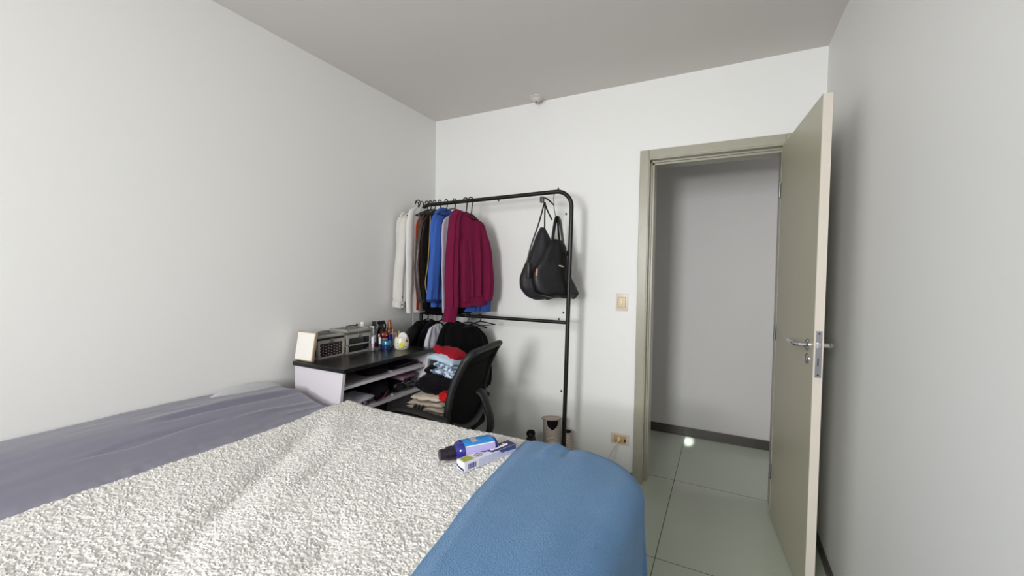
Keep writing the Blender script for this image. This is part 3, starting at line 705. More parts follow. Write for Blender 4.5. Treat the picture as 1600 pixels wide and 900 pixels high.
def garment(name, label, cat, group, P, Q, rows, m, thick=.035, off=0., folds=(4, .010), seed=0., base=None):
    P3 = Vector((P[0], P[1], 0)); d = (Vector((Q[0], Q[1], 0))-P3).normalized()
    o = thing(name, label, cat, (P[0]+d.x*.2, P[1]+d.y*.2, min(r[1] for r in rows)), 0, group)
    part('body', sheetcloth(P, Q, rows, thick, off, folds, seed), m, o, True, True)
    return o
def sleeve(o, P, Q, rows, m, thick=.03, off=0., folds=(2, .006), seed=0., name='sleeve', cuff=None, cm=None):
    s = part(name, sheetcloth(P, Q, rows, thick, off, folds, seed, n=28), m, o, True, True)
    if cuff: part('cuff', sheetcloth(P, Q, cuff, thick*1.02, off, (3, .003), seed, nr=6, n=28), cm or m, s, True, True)
    return s
GT, GL = 'clothes hanging on the top bar', 'clothes hanging on the lower bar'
HT, HL = 'hangers on the top bar', 'hangers on the lower bar'

# white denim jacket, nearest the left wall
P, Q = (.045, -.545), (.075, -.10)
WHT = cloth('white_denim', (216, 213, 208), vary=.06); 
g = garment('jacket', 'white denim jacket with buttoned cuffs, leftmost on the top bar', 'jacket', GT, P, Q, [(.19, 1.825, .27, 1.825, .5), (.10, 1.80, .36, 1.79, .8), (.05, 1.72, .40, 1.70), (.06, 1.45, .41, 1.45), (.07, 1.15, .41, 1.12), (.08, 1.095, .41, 1.08)], WHT, .026, -.004, (4, .010), 1)
sleeve(g, P, Q, [(.13, 1.80, .20, 1.79, .6), (.06, 1.74, .15, 1.74), (.035, 1.60, .12, 1.60), (.005, 1.36, .10, 1.35), (-.005, 1.20, .085, 1.19), (0, 1.155, .08, 1.15)], WHT, .04, .03, seed=2, cuff=[(-.004, 1.156, .082, 1.15), (-.004, 1.112, .078, 1.108)])
for z in (1.185, 1.130):
    b = new(); lathe(b, [(0, -.004), (.0055, -.004), (.0055, .004), (0, .004)], n=10, M=Matrix.Translation((.045+.072, -.520, z)) @ Matrix.Rotation(PI/2, 4, 'Y')); part('button', b, mat('dark_button', (60, 50, 46), .4), g, True, True)
b = new(); tube(b, smooth_path([(.118, -.40, 1.10), (.119, -.402, 1.0), (.118, -.40, .90), (.12, -.40, .80)]), .0042, 8); part('drawstring', b, mat('drawstring_white', (200, 198, 196), .5), g, True, True)
hanger(P, Q, ZT, 'black hanger of the white denim jacket, leftmost on the top bar', HT)
# cream shirt
P, Q = (.10, -.51), (.115, -.09)
CRM = cloth('cream_linen', (206, 194, 178), vary=.08)
g = garment('shirt', 'beige shirt between the white jacket and the white hoodie', 'shirt', GT, P, Q, [(.16, 1.82, .24, 1.82, .4), (.08, 1.79, .33, 1.79, .8), (.02, 1.71, .38, 1.70), (.025, 1.4, .38, 1.4), (.03, 1.13, .38, 1.13)], CRM, .016, 0, (4, .006), 4)
hanger(P, Q, ZT, 'black hanger of the beige shirt, between the first two white garments', HT, apex=.05, half=.16)
P, Q = (.152, -.515), (.158, -.10)
WH2 = cloth('bright_white_cotton', (226, 224, 222), vary=.05)
g = garment('hoodie', 'long plain white hoodie in front of the beige shirt', 'hoodie', GT, P, Q, [(.10, 1.835, .22, 1.83, .6), (.03, 1.80, .32, 1.79, .8), (.0, 1.70, .36, 1.70), (.0, 1.4, .36, 1.4), (.005, 1.10, .36, 1.10), (.01, 1.07, .35, 1.07)], WH2, .020, 0, (4, .008), 6)
hanger(P, Q, ZT, 'second black hanger from the left on the top bar, holding the white hoodie', HT)
# orange-rust top
P, Q = (.186, -.455), (.195, -.08)
g = garment('blouse', 'rust-orange blouse between the white hoodie and brown jacket', 'blouse', GT, P, Q, [(.12, 1.79, .20, 1.79, .4), (.05, 1.77, .28, 1.77, .8), (.0, 1.70, .34, 1.70), (.0, 1.4, .34, 1.4), (.01, 1.09, .34, 1.09)], cloth('rust_orange', (166, 70, 38)), .012, 0, (4, .005), 8)
hanger(P, Q, ZT, 'black hanger of the rust-orange blouse', HT, apex=.05, half=.16)
# brown leather jacket
P, Q = (.222, -.51), (.235, -.08)
BRN = mat('brown_leather', (62, 50, 44), .38, bump=.5, bscale=50, vary=.25, vscale=10)
g = garment('jacket', 'dark brown leather jacket with a full sleeve on the top bar', 'jacket', GT, P, Q, [(.14, 1.80, .22, 1.80, .5), (.07, 1.77, .32, 1.77, .8), (.04, 1.70, .38, 1.70), (.04, 1.4, .38, 1.4), (.05, 1.12, .38, 1.12), (.05, 1.09, .38, 1.09)], BRN, .022, 0, (4, .008), 9)
sleeve(g, P, Q, [(.11, 1.77, .18, 1.77, .6), (.04, 1.70, .12, 1.69), (.0, 1.50, .10, 1.50), (.005, 1.30, .105, 1.30), (.03, 1.18, .12, 1.17), (.04, 1.15, .115, 1.14)], BRN, .020, .010, seed=3, folds=(3, .008))
hanger(P, Q, ZT, 'black hanger of the dark brown leather jacket', HT, apex=.05, half=.16)
# black jacket with yellow piping
P, Q = (.272, -.48), (.28, -.08)
BLK = cloth('black_jersey', (10, 10, 13), vary=.2)
g = garment('jacket', 'black jacket with a thin yellow piping line on the sleeve', 'jacket', GT, P, Q, [(.14, 1.81, .22, 1.81, .5), (.07, 1.78, .32, 1.78, .8), (.02, 1.70, .36, 1.70), (.02, 1.4, .36, 1.4), (.03, 1.10, .36, 1.10), (.04, 1.06, .35, 1.06)], BLK, .022, 0, (4, .007), 10)
sleeve(g, P, Q, [(.10, 1.78, .17, 1.78, .6), (.03, 1.70, .12, 1.69), (.0, 1.45, .09, 1.45), (.01, 1.22, .09, 1.22), (.02, 1.15, .09, 1.14)], BLK, .018, .008, seed=5)
b = new(); tube(b, smooth_path([(.300, -.44, 1.76), (.306, -.455, 1.60), (.305, -.470, 1.42), (.300, -.490, 1.29), (.308, -.475, 1.20)]), .003, 6); part('piping', b, mat('yellow_piping', (176, 148, 60), .6), g, True, True)
hanger(P, Q, ZT, 'black hanger of the black jacket with yellow piping', HT)
# blue sweatshirt
P, Q = (.325, -.485), (.345, -.07)
BLU = cloth('cornflower_blue', (62, 98, 178), vary=.12)
g = garment('sweatshirt', 'bright blue sweatshirt left of the magenta one on the top bar', 'sweatshirt', GT, P, Q, [(.13, 1.83, .23, 1.82, .6), (.06, 1.79, .33, 1.78, .9), (.02, 1.70, .38, 1.69), (.02, 1.4, .39, 1.4), (.03, 1.16, .39, 1.15), (.03, 1.12, .38, 1.11)], BLU, .028, 0, (4, .008), 12)
sleeve(g, P, Q, [(.10, 1.80, .18, 1.79, .6), (.04, 1.72, .13, 1.71), (.01, 1.5, .12, 1.5), (-.02, 1.25, .11, 1.25), (-.025, 1.175, .10, 1.17)], BLU, .034, .012, seed=7, cuff=[(-.02, 1.18, .095, 1.175), (-.016, 1.155, .09, 1.15)], cm=cloth('deep_blue_rib', (38, 60, 120)))
hanger(P, Q, ZT, 'black hanger of the bright blue sweatshirt', HT)
# white-lilac tee
P, Q = (.392, -.425), (.43, -.08)
g = garment('t_shirt', 'white and lilac t-shirt edge between the blue and magenta sweatshirts', 't-shirt', GT, P, Q, [(.13, 1.78, .21, 1.78, .4), (.05, 1.76, .30, 1.76, .8), (.0, 1.69, .35, 1.69), (.0, 1.4, .35, 1.4), (.01, 1.08, .35, 1.08)], cloth('lilac_white', (208, 196, 214), vary=.08), .012, 0, (4, .005), 13)
hanger(P, Q, ZT, 'black hanger between the blue and the magenta sweatshirts', HT)
# bright blue trousers and others low behind the magenta sweater
P, Q = (.50, -.36), (.68, -.12)
g = garment('trousers', 'bright blue trousers with navy side stripes below the magenta sweatshirt', 'trousers', GT, P, Q, [(.04, 1.50, .20, 1.48, .4), (.03, 1.40, .24, 1.4), (.02, 1.25, .25, 1.25), (.02, 1.085, .245, 1.08)], cloth('royal_blue', (52, 84, 160)), .012, -.022, (3, .004), 14)
b = new()
for s0 in (.125, .155):
    d = Vector((.18, .24, 0)).normalized(); nn = Vector((d.y, -d.x, 0))
    q = Vector((.50, -.36, 0))+d*s0-nn*.006; tube(b, [q+Vector((0, 0, 1.30)), q+Vector((0, 0, 1.09))], .0045, 6)
part('stripe', b, mat('navy_stripe', (22, 26, 60), .7), g, True, True)
hanger(P, Q, ZT, 'black hanger of the bright blue trousers, behind the magenta sweatshirt', HT, apex=.10, half=.08)
P, Q = (.44, -.44), (.56, -.16)
g = garment('skirt', 'black skirt with a grey band, left of the blue trousers', 'skirt', GT, P, Q, [(.03, 1.60, .20, 1.60, .5), (.03, 1.3, .21, 1.3), (.03, 1.075, .21, 1.075)], BLK, .014, .006, (3, .004), 15)
part('band', sheetcloth(P, Q, [(.028, 1.17, .214, 1.165), (.028, 1.13, .214, 1.125)], .0165, .006, (3, .004), 15, nr=6), cloth('grey_band', (104, 98, 96)), g, True, True)
hanger(P, Q, ZT, 'black hanger of the black skirt with a grey band', HT, apex=.10, half=.08)
# magenta sweatshirt, turned towards the room
P, Q = (.40, -.47), (.61, -.12)
MAG = cloth('magenta_fleece', (116, 26, 62), vary=.10)
g = garment('sweatshirt', 'magenta crew-neck sweatshirt, rightmost on the top bar', 'sweatshirt', GT, P, Q,
    [(.115, 1.805, .265, 1.75, .5), (.085, 1.785, .325, 1.715, .8), (.06, 1.72, .350, 1.64), (.06, 1.50, .355, 1.46), (.09, 1.30, .360, 1.28), (.10, 1.215, .355, 1.225), (.10, 1.19, .35, 1.20)], MAG, .045, .025, (4, .013), 16)
part('hem_rib', sheetcloth(P, Q, [(.105, 1.20, .375, 1.205), (.115, 1.16, .365, 1.165), (.115, 1.12, .36, 1.135)], .042, .022, (9, .004), 16, nr=10), MAG, g, True, True)
b = new(); d = Vector((.21, .35, 0)).normalized(); nn = Vector((d.y, -d.x, 0)); cN = Vector((.40, -.47, 0))+d*.212
tube(b, [cN+d*(.052*math.cos(t))+nn*(.035+.026*math.sin(t))+Vector((0, 0, 1.765-.020*math.cos(t)-.022*max(0, math.sin(t)))) for t in [2*PI*k/24 for k in range(25)]], .008, 8)
part('collar', b, cloth('dark_collar', (60, 18, 36)), g, True, True)
sleeve(g, P, Q, [(.11, 1.79, .16, 1.78, .6), (.06, 1.74, .13, 1.73), (.035, 1.55, .125, 1.55), (.025, 1.30, .125, 1.30), (.03, 1.12, .125, 1.12)], MAG, .036, .052, seed=11, folds=(2, .009), cuff=[(.03, 1.125, .12, 1.12), (.02, 1.07, .115, 1.07), (.012, 1.03, .10, 1.02)])
sleeve(g, P, Q, [(.145, 1.60, .185, 1.60, .4), (.135, 1.45, .20, 1.45), (.14, 1.25, .205, 1.25), (.15, 1.16, .20, 1.15)], MAG, .024, .062, seed=12, folds=(1, .006), name='front_fold')
sleeve(g, P, Q, [(.28, 1.70, .325, 1.68, .5), (.305, 1.60, .365, 1.58), (.315, 1.42, .390, 1.42), (.32, 1.28, .400, 1.28), (.32, 1.20, .395, 1.20)], MAG, .034, .046, seed=13, folds=(2, .006), cuff=[(.32, 1.21, .395, 1.21), (.325, 1.165, .39, 1.165)])
hanger(P, Q, ZT, 'black hanger of the magenta sweatshirt, last of the clothes hangers', HT, apex=.085, half=.11)
# empty hanger turned sideways at the left end
hanger((.05, -.40), (.16, -.30), ZT+.012, 'empty black hanger hook turned outward at the left bar end', HT, c=.07, half=.10, drop=.03)

# lower bar
LB = lambda x, y0=-.47, y1=-.10: ((x, y0), (x+.01, y1))
def low(x, name, label, cat, m, z1, rows=None, hang=None, y0=-.47, y1=-.10, seed=0, thick=.024, w=.36):
    P, Q = LB(x, y0, y1)
    rows = rows or [(w*.38, 1.005, w*.62, 1.0, .5), (w*.24, .985, w*.80, .965, .8), (w*.08, .93, w*.96, .88), (-.01, .82, w*1.02, .78), (.0, .66, w, .64), (.01, z1, w-.01, z1)]
    g = garment(name, label, cat, GL, P, Q, rows, m, thick, 0, (4, .008), seed)
    if hang: hanger(P, Q, ZL, hang, HL, apex=.045, half=.16, drop=.05)
    return g
LTH = mat('black_leather', (11, 11, 13), .45, bump=.3, bscale=60, vary=.2)
g = low(.165, 'jacket', 'black leather jacket on the lower bar with its sleeve over the desk end', 'jacket', LTH, .50, seed=21, hang='leftmost black hanger on the lower bar, holding the leather jacket')
P, Q = LB(.165)
sleeve(g, P, Q, [(.06, 1.01, .14, .99, .6), (-.02, .96, .10, .93), (-.075, .905, .06, .85), (-.115, .865, .03, .79)], LTH, .03, .0, seed=22)
low(.235, 'coat', 'charcoal coat second from the left on the lower bar', 'coat', cloth('charcoal_wool', (17, 16, 20)), .48, seed=23, y0=-.485)
g = low(.295, 'shirt', 'white shirt with a grey patch showing between dark coats on the lower bar', 'shirt', cloth('cool_white', (216, 216, 228), vary=.05), .62, rows=[(.10, .99, .16, .99, .5), (.035, .965, .20, .965, .8), (.0, .90, .28, .90), (-.02, .80, .3, .80), (-.03, .70, .3, .70)], seed=24, thick=.018, hang='black hanger of the white shirt on the lower bar', y0=-.475)
low(.355, 'dress', 'black dress just right of the white shirt on the lower bar', 'dress', BLK, .52, seed=25, y0=-.42)
low(.415, 'cardigan', 'black cardigan in the middle of the lower bar', 'cardigan', cloth('soft_black', (9, 9, 12)), .50, seed=26, hang='black hanger of the cardigan in the middle of the lower bar', thick=.03)
P, Q = (.44, -.46), (.62, -.14)
g = garment('sweater', 'wide black sweater, rightmost on the lower bar', 'sweater', GL, P, Q, [(.10, 1.01, .17, 1.00, .5), (.04, .99, .25, .98, .8), (.01, .93, .33, .90), (.01, .80, .37, .76), (.02, .60, .38, .60), (.03, .54, .37, .54)], BLK, .038, .01, (4, .020), 27)
hanger(P, Q, ZL, 'black hanger of the wide black sweater on the lower bar', HL, apex=.045, half=.16, drop=.05)
hanger((.58, -.42), (.68, -.18), ZL, 'bare black wire hanger at the right of the lower clothes', HL, apex=.035, half=.14, drop=.03)

# ------------------------------------------------------------------ bags on the rack
P, Q = (1.02, -.42), (1.22, -.20)
d = Vector((.20, .22, 0)).normalized(); nn = Vector((d.y, -d.x, 0)); P3 = Vector((P[0], P[1], 0))
def bp_(s, z, o=0.): return P3+d*s+nn*o+Vector((0, 0, z))
CH = cloth('charcoal_nylon', (32, 31, 37), rough=.6, vary=.15, sheen=0); BLG = mat('black_bag_leather', (11, 11, 14), .42, bump=.25, bscale=80, vary=.1)
hx_ = thing('clip_hanger', 'black clip hanger turned sideways on the top bar, carrying the bags', 'hanger', (1.158, RY, ZT))
b = new(); tube(b, [(.0175*math.cos(a), 0, .0175*math.sin(a)) for a in [PI-PI*1.2*k/10 for k in range(11)]]+[(.010, .002, -.03), (.014, .004, -.10), (.024, .012, -.16)], .0024, 6); part('hook', b, HANG, hx_)
b = new(); tube(b, smooth_path([(.012, .0, -.075), (-.008, -.022, -.052), (-.022, -.055, -.040), (-.032, -.078, -.048)]), .005, 8); part('arm', b, HANG, hx_)
b = new(); box(b, (-.044, -.096, -.072), (-.022, -.070, -.034), .004); part('clip', b, mat('grey_clip', (62, 60, 60), .4), hx_)
bag = thing('backpack', 'charcoal drawstring backpack hanging behind the black bag', 'backpack', (1.1, -.34, 1.20))
part('bag_body', sheetcloth(P, Q, [(.135, 1.665, .165, 1.665, .25), (.105, 1.60, .20, 1.60, .5), (.075, 1.52, .24, 1.52, .7), (.03, 1.42, .28, 1.42), (.0, 1.34, .29, 1.34, 1.1), (.005, 1.27, .28, 1.27, 1.1), (.05, 1.215, .25, 1.215, .8), (.10, 1.195, .20, 1.195, .3)], .055, -.048, (2, .006), 31), CH, bag, True, True)
for pts in ([bp_(.125, 1.812, .03), bp_(.088, 1.68, .03), bp_(.04, 1.53, .02), bp_(.012, 1.40, .01)], [bp_(.130, 1.812, .03), bp_(.138, 1.74, .01), bp_(.148, 1.65, -.01)], [bp_(.130, 1.815, .02), bp_(.160, 1.77, .0), bp_(.195, 1.71, .0)]):
    b = new(); tube(b, smooth_path(pts), .0052, 8); part('strap', b, BLG, bag, True, True)
b = new(); box(b, (-.012, -.005, -.05), (.012, .005, .05), .003, M=Matrix.Translation(bp_(.018, 1.385, .03))); part('side_tab', b, BLG, bag, True, True)
b = new(); box(b, (-.0035, -.003, -.022), (.0035, .003, .022), .001, M=Matrix.Translation(bp_(.060, 1.372, .078))); part('zip_pull', b, mat('copper_zip', (206, 150, 120), .3, .6), bag, True, True)
bag = thing('handbag', 'black leather bag with twin loop handles behind the rack post', 'bag', (1.2, -.25, 1.215))
part('bag_body', sheetcloth(P, Q, [(.185, 1.585, .235, 1.58, .3), (.150, 1.55, .27, 1.545, .6), (.105, 1.47, .285, 1.46, .8), (.070, 1.42, .29, 1.42), (.045, 1.37, .310, 1.35), (.050, 1.30, .350, 1.285), (.075, 1.235, .372, 1.24), (.15, 1.215, .345, 1.205, .5)], .046, .042, (2, .005), 33), BLG, bag, True, True)
for pts in ([bp_(.165, 1.50, .05), bp_(.175, 1.60, .05), bp_(.195, 1.70, .04), bp_(.212, 1.728, .035), bp_(.232, 1.70, .04), bp_(.245, 1.60, .05), bp_(.26, 1.50, .05)],
            [bp_(.185, 1.50, .02), bp_(.20, 1.62, .02), bp_(.212, 1.71, .025), bp_(.222, 1.71, .025), bp_(.235, 1.62, .02), bp_(.25, 1.52, .02)]):
    b = new(); tube(b, smooth_path(pts), .0095, 8, .6); part('handle', b, BLG, bag, True, True)
b = new(); lathe(b, [(0, -.018), (.014, -.014), (.019, 0), (.014, .014), (0, .018)], n=12, M=Matrix.Translation(bp_(.268, 1.495, .068))); part('strap_knot', b, BLG, bag, True, True)
Mt = Matrix.Translation(bp_(.218, 1.413, .094)) @ Matrix.Rotation(math.atan2(d.y, d.x), 4, 'Z') @ Matrix.Rotation(.20, 4, 'Y')
b = new(); box(b, (-.016, -.0025, -.004), (.016, .0025, .004), .001, M=Mt); part('name_plate', b, mat('pale_gold', (226, 216, 190), .3, .5), bag, True, True)

# ------------------------------------------------------------------ shoes on the rack's lower shelf
def shoe(label, x, y, z, rz, m1, m2, name='sneaker'):
    o = thing(name, label, 'shoe', (x, y, z), rz)
    # local +x = toe; length .26
    b = new(); rs = []
    prof = [(-.125, .022, .085, .0), (-.118, .036, .125, .0), (-.08, .040, .135, .0), (-.03, .038, .118, .0), (.02, .042, .088, 0), (.07, .046, .066, 0), (.105, .040, .055, 0), (.128, .022, .040, 0)]
    for x_, wy, hz, _ in prof:
        rs.append([Vector((x_, wy*math.cos(t)*(1-.25*max(0, math.sin(t))), .022+max(0, hz-.022)*max(0, math.sin(t))**.8 if math.sin(t) > 0 else .018)) for t in [2*PI*k/24 for k in range(24)]])
    rings(b, rs); up_ = part('upper', b, m1, o)
    b = new(); rs = []
    for x_, wy, hz, _ in prof: rs.append([Vector((x_*1.03, wy*1.10*math.copysign(abs(math.cos(t))**.6, math.cos(t)), .013+.013*math.sin(t))) for t in [2*PI*k/20 for k in range(20)]])
    rings(b, rs); part('sole', b, m2, o)
    b = new(); lathe(b, [(0, 0), (.030, 0), (.033, .008), (.026, .014), (0, .010)], n=20, M=Matrix.Translation((-.072, 0, .122)) @ Matrix.Rotation(.12, 4, 'Y'), sy=.8); part('opening', b, mat('shoe_lining', (24, 22, 26), .9), o)
    b = new(); lathe(b, [(.030, .0), (.037, .004), (.039, .012), (.034, .022), (.030, .014)], n=24, M=Matrix.Translation((-.072, 0, .118)) @ Matrix.Rotation(.10, 4, 'Y'), sy=.8); part('collar', b, m1, o)
    b = new()
    for k in range(5): tube(b, smooth_path([(-.025+k*.021, -.022, .110-.011*k), (-.02+k*.021, 0, .122-.0125*k), (-.025+k*.021, .022, .110-.011*k)], 4), .0025, 6)
    part('laces', b, m2, o)
    return o
BEIGE = cloth('beige_suede', (178, 166, 156), vary=.12); OFFW = mat('offwhite_rubber', (206, 196, 186), .6)
# toe-up pair leaning on the wall side of the shelf
def boot(label, x, y, z, rz):
    """high-top boot, local +x = toe"""
    o = thing('ankle_boot', label, 'shoe', (x, y, z), rz)
    b = new(); rs = []
    P_ = [(-.118, .128, .048, .022), (-.124, .135, .054, .05), (-.125, .095, .055, .075), (-.122, .050, .053, .105), (-.118, .022, .052, .15), (-.116, .012, .055, .20), (-.118, .010, .057, .245), (-.112, .004, .050, .262), (-.095, -.012, .036, .266)]
    for xa, xb, wy, z_ in P_:
        cx, rx = (xa+xb)/2, (xb-xa)/2
        rs.append([Vector((cx+rx*math.cos(t), wy*math.copysign(abs(math.sin(t))**.85, math.sin(t)), z_+(.012*math.cos(t) if z_ > .1 else 0))) for t in [2*PI*k/28 for k in range(28)]])
    rings(b, rs); up_ = part('upper', b, BEIGE, o)
    b = new(); rs = []
    for z_, g_ in ((0, 1.0), (.006, 1.05), (.024, 1.05), (.028, 1.0)):
        rs.append([Vector((.003+.130*g_*math.cos(t), .054*g_*math.copysign(abs(math.sin(t))**.7, math.sin(t)), z_)) for t in [2*PI*k/28 for k in range(28)]])
    rings(b, rs); part('sole', b, OFFW, o)
    # dark V-shaped tongue gap down the front of the shaft
    b = new(); rs = []
    for z_, hw in ((.248, .036), (.235, .037), (.205, .031), (.175, .017), (.152, .004)):
        rs.append([Vector((-.052+.066*math.cos(a), hw*math.sin(a*1.0)/math.sin(.62), z_+.013)) for a in [-.62+1.24*k/8 for k in range(9)]]+[Vector((-.052+.058*math.cos(a), hw*.9*math.sin(a)/math.sin(.62), z_+.013)) for a in [.62-1.24*k/8 for k in range(9)]])
    rings(b, rs); part('tongue', b, mat('shoe_lining', (20, 18, 24), .9), o)
    b = new(); tube(b, [Vector((-.055+.062*math.cos(t), .058*math.sin(t), .258+.012*math.cos(t))) for t in [2*PI*k/24 for k in range(25)]], .008, 8); part('collar', b, BEIGE, o)
    b = new()
    for k in range(4):
        z_ = .148-.022*k; x_ = .016+.024*k; tube(b, smooth_path([(x_, -.034, z_), (x_+.012, 0, z_+.012), (x_, .034, z_-.006)], 4), .0035, 6)
    part('laces', b, OFFW, o)
    return o
boot('beige high-top boot with a dark V-shaped opening left of the rack post', 1.175, -.265, .145, -1.05)
s2 = shoe('beige sneaker half hidden behind the rack post', 1.236, -.150, .145, -1.3, BEIGE, OFFW)
s3 = shoe('black low shoe on the rack shelf left of the beige boot', 1.020, -.29, .145, -1.3, mat('black_shoe', (10, 10, 11), .5), BLACKPLASTIC, 'low_shoe')

# ------------------------------------------------------------------ office chair
ch = thing('office_chair', 'black mesh-back office chair facing the desk with its seat full of clothes', 'chair', (.70, -.83, 0), .119)
CF = mat('chair_black', (19, 19, 20), .55, bump=.15, bscale=150); CFAB = cloth('chair_fabric', (15, 15, 16), vary=.1)
def bx_at(z):
    T = [(.44, .165), (.52, .168), (.62, .180), (.72, .197), (.80, .218), (.87, .247), (.95, .300)]
    for (a, xa), (c, xc) in zip(T, T[1:]):
        if z <= c: return xa+(xc-xa)*(z-a)/(c-a)
    return T[-1][1]
def back_pt(y, z, o=0.): return Vector((bx_at(z)+o-.030*(y/.22)**2*.6, y, z))
# outline loop (rounded trapezoid)
loop = []
def corner(cy, cz, r, a0, a1, n=6): return [(cy+r*math.cos(a0+(a1-a0)*k/n), cz+r*math.sin(a0+(a1-a0)*k/n)) for k in range(n+1)]
loop = corner(.150, .895, .055, 0, PI/2)+corner(-.150, .895, .055, PI/2, PI)+[(-.216, .78), (-.222, .68), (-.218, .60)]+corner(-.12, .545, .09, PI*1.05, PI*1.5)+corner(.12, .545, .09, PI*1.5, PI*1.95)+[(.218, .60), (.222, .68), (.216, .78)]
b = new(); L = [back_pt(y, z) for y, z in loop]; L.append(L[0]); L.append(L[1])
tube(b, smooth_path(L[:-1], 3), .019, 12, .85); bk = part('backrest', b, CF, ch)
b = new(); n = 76
def half_w(z):
    if z > .90: return .150+math.sqrt(max(0, .055**2-(z-.895)**2))
    if z < .545: return .12+math.sqrt(max(0, .09**2-(.545-z)**2))
    return .214
for k in range(n):
    z = .462+k*(.945-.462)/n; hw = half_w(z); hh = .0046
    rs = []
    for q in range(13):
        y = -hw+2*hw*q/12
        rs.append([back_pt(y, z, -.002), back_pt(y, z, .002), back_pt(y, z+hh, .002), back_pt(y, z+hh, -.002)])
    rings(b, rs)
for q in range(15):
    y = -.19+.38*q/14; zz = [.47+.46*k/10 for k in range(11)]
    tube(b, [back_pt(y, z, 0) for z in zz], .0016, 4)
part('mesh_panel', b, CFAB, bk, False)
b = new(); tube(b, smooth_path([back_pt(-.20, .56, .012), back_pt(-.10, .515, .018), back_pt(0, .505, .02), back_pt(.10, .515, .018), back_pt(.20, .56, .012)]), .026, 10, .8); part('lumbar_bar', b, CF, bk)
b = new(); pts = smooth_path([(.235, 0, .70), (.262, 0, .685), (.292, 0, .62), (.315, 0, .54), (.300, 0, .47), (.22, 0, .435), (.05, 0, .43)])
tube(b, pts, [.028]+[.036]*(len(pts)-2)+[.03], 14, .45); part('spine', b, CF, ch)
b = new(); box(b, (-.23, -.225, .44), (.19, .225, .505), .03, 4); part('seat', b, CFAB, ch)
for s in (-1, 1):
    b = new(); y = s*.262
    tube(b, smooth_path([(-.17, y, .612), (-.10, y, .632), (.02, y, .628), (.12, y, .612)]), [.020]+[.027]*17+[.022], 12, .55) if False else tube(b, smooth_path([(-.17, y, .612), (-.10, y, .630), (.02, y, .626), (.12, y, .612), (.185, y*.95, .604)]), .026, 12, .6)
    a_ = part('armrest', b, CF, ch)
    b = new(); tube(b, smooth_path([(-.13, y, .600), (-.10, y*1.02, .52), (-.02, y, .455), (.02, s*.20, .435)]), .013, 10); tube(b, smooth_path([(.14, y, .595), (.16, y, .52), (.12, y*.97, .455), (.06, s*.20, .435)]), .013, 10)
    part('arm_support', b, mat('grey_arm_metal', (120, 120, 124), .3, .7), a_)
b = new(); lathe(b, [(0, .13), (.028, .13), (.028, .28), (.018, .28), (.018, .44), (0, .44)], n=18); part('gas_column', b, CF, ch)
for k in range(5):
    a = 2*PI*k/5+.3; b = new(); tube(b, [(.03*math.cos(a), .03*math.sin(a), .125), (.26*math.cos(a), .26*math.sin(a), .085)], [.025, .016], 10); lg = part('leg', b, CF, ch)
    b = new(); lathe(b, [(0, -.022), (.028, -.022), (.03, 0), (.028, .022), (0, .022)], n=16, M=Matrix.Translation((.26*math.cos(a), .26*math.sin(a), .032)) @ Matrix.Rotation(a, 4, 'Z') @ Matrix.Rotation(PI/2, 4, 'X')); part('caster', b, BLACKPLASTIC, lg)

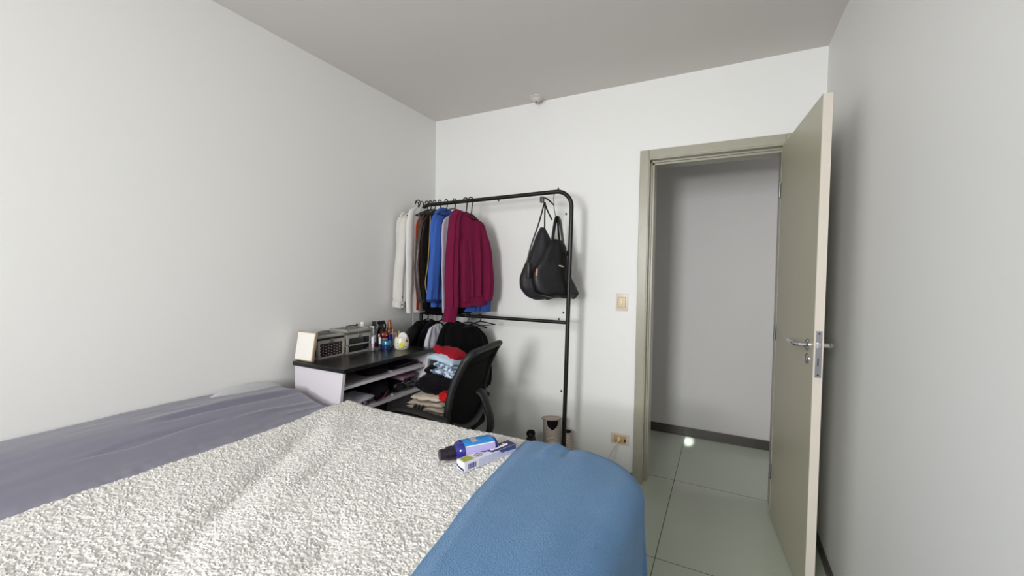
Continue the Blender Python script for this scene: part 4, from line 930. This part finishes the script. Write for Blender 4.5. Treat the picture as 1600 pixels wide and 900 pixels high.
# clothes heaped on the chair seat
GP = 'clothes heaped on the chair seat'
def heap(name, label, cat, c, s, seed, m, rot=0., amp=.25, flat=.75, floor=None):
    b = lump(c, s, seed, flat, rot, (56, 28), amp)
    if floor is not None: flat_bottom(b, floor)
    return tag(part(name, b, m), label, cat, GP)
def folded(name, label, cat, c, hx, hy, layers, m, rot, seed, th=.017, tilt=(0, 0)):
    """a garment folded into soft layers: rounded fold in front, wavy surface"""
    o = thing(name, label, cat, c, rot, GP); b = new()
    for L_ in range(layers):
        rs = []; zc = th*(.5+L_)*1.0; k_ = 1-.05*L_+.03*math.sin(seed+L_*2.3); n = 26
        for i in range(n+1):
            u = -1+2*i/n; ring = []
            for j in range(24):
                t = 2*PI*j/24; c_, s_ = math.cos(t), math.sin(t)
                y = hy*k_*math.copysign(abs(c_)**.55, c_); z = zc+th*.5*math.copysign(abs(s_)**.8, s_)*math.sqrt(max(.04, 1-abs(u)**6))
                x = hx*k_*u
                z += .016*noise.noise(Vector((x*11+seed, y*11, L_*.6)))+.012*abs(noise.noise(Vector((x*26+seed, y*17, L_))))+tilt[0]*x+tilt[1]*y
                x += .018*noise.noise(Vector((y*14, seed, L_*1.7))); y += .016*noise.noise(Vector((x*13, seed+4, L_*1.7)))
                ring.append(Vector((x, y, z)))
            rs.append(ring)
        rings(b, rs)
    part('folded_layers', b, m, o); return o
DKN = cloth('near_black_navy', (15, 12, 18)); 
o = folded('sweatshirt', 'beige sweatshirt with three dark stripes at the bottom of the heap', 'sweatshirt', (.655, -.855, .508), .140, .085, 5, cloth('beige_cotton', (200, 188, 172), vary=.08), .05, 2.0, .029, (.0, .0))
for k in range(3):
    b = box(new(), (-.006, -.012, -.022), (.006, .012, .022), .003, M=Matrix.Translation((.598+k*.024, -.945+k*.001, .588+k*.001)) @ Matrix.Rotation(.45, 4, 'Y'))
    part('stripe', b, mat('dark_stripe', (66, 60, 56), .8), o, True, True)
folded('trousers', 'maroon trousers folded at the left of the heap on the chair', 'trousers', (.60, -.715, .508), .10, .055, 6, cloth('maroon_cotton', (52, 22, 34)), .1, 4.0, .022)
heap('shirt', 'bright red shirt poking out low in the heap beside the backrest', 'shirt', (.775, -.865, .662), (.045, .055, .028), 6.2, cloth('bright_red', (188, 26, 32)), .3)
heap('trousers', 'large black crumpled trousers in the middle of the heap', 'trousers', (.665, -.755, .700), (.140, .125, .055), 7.9, DKN, .2, .3)
heap('shirt', 'black crumpled shirt under the light blue clothes', 'shirt', (.61, -.70, .765), (.085, .095, .035), 9.4, cloth('black_shirt', (12, 10, 14)), .1, .3)
folded('pyjamas', 'light blue patterned pyjamas folded under the pale blue t-shirt', 'pyjamas', (.715, -.765, .757), .090, .075, 2, cloth('printed_blue', (200, 214, 226), vary=.5, vscale=48, rgb2=(96, 112, 144)), -.1, 7.0, .034, (-.12, 0))
folded('t_shirt', 'pale blue t-shirt folded under the red top', 't-shirt', (.675, -.735, .815), .105, .075, 1, cloth('pale_blue', (184, 202, 216), vary=.08), -.12, 9.0, .042, (-.15, 0))
folded('top', 'crimson red top folded on top of the heap', 'top', (.672, -.705, .852), .10, .065, 1, cloth('crimson', (160, 22, 40)), -.2, 11.0, .040, (-.18, 0))
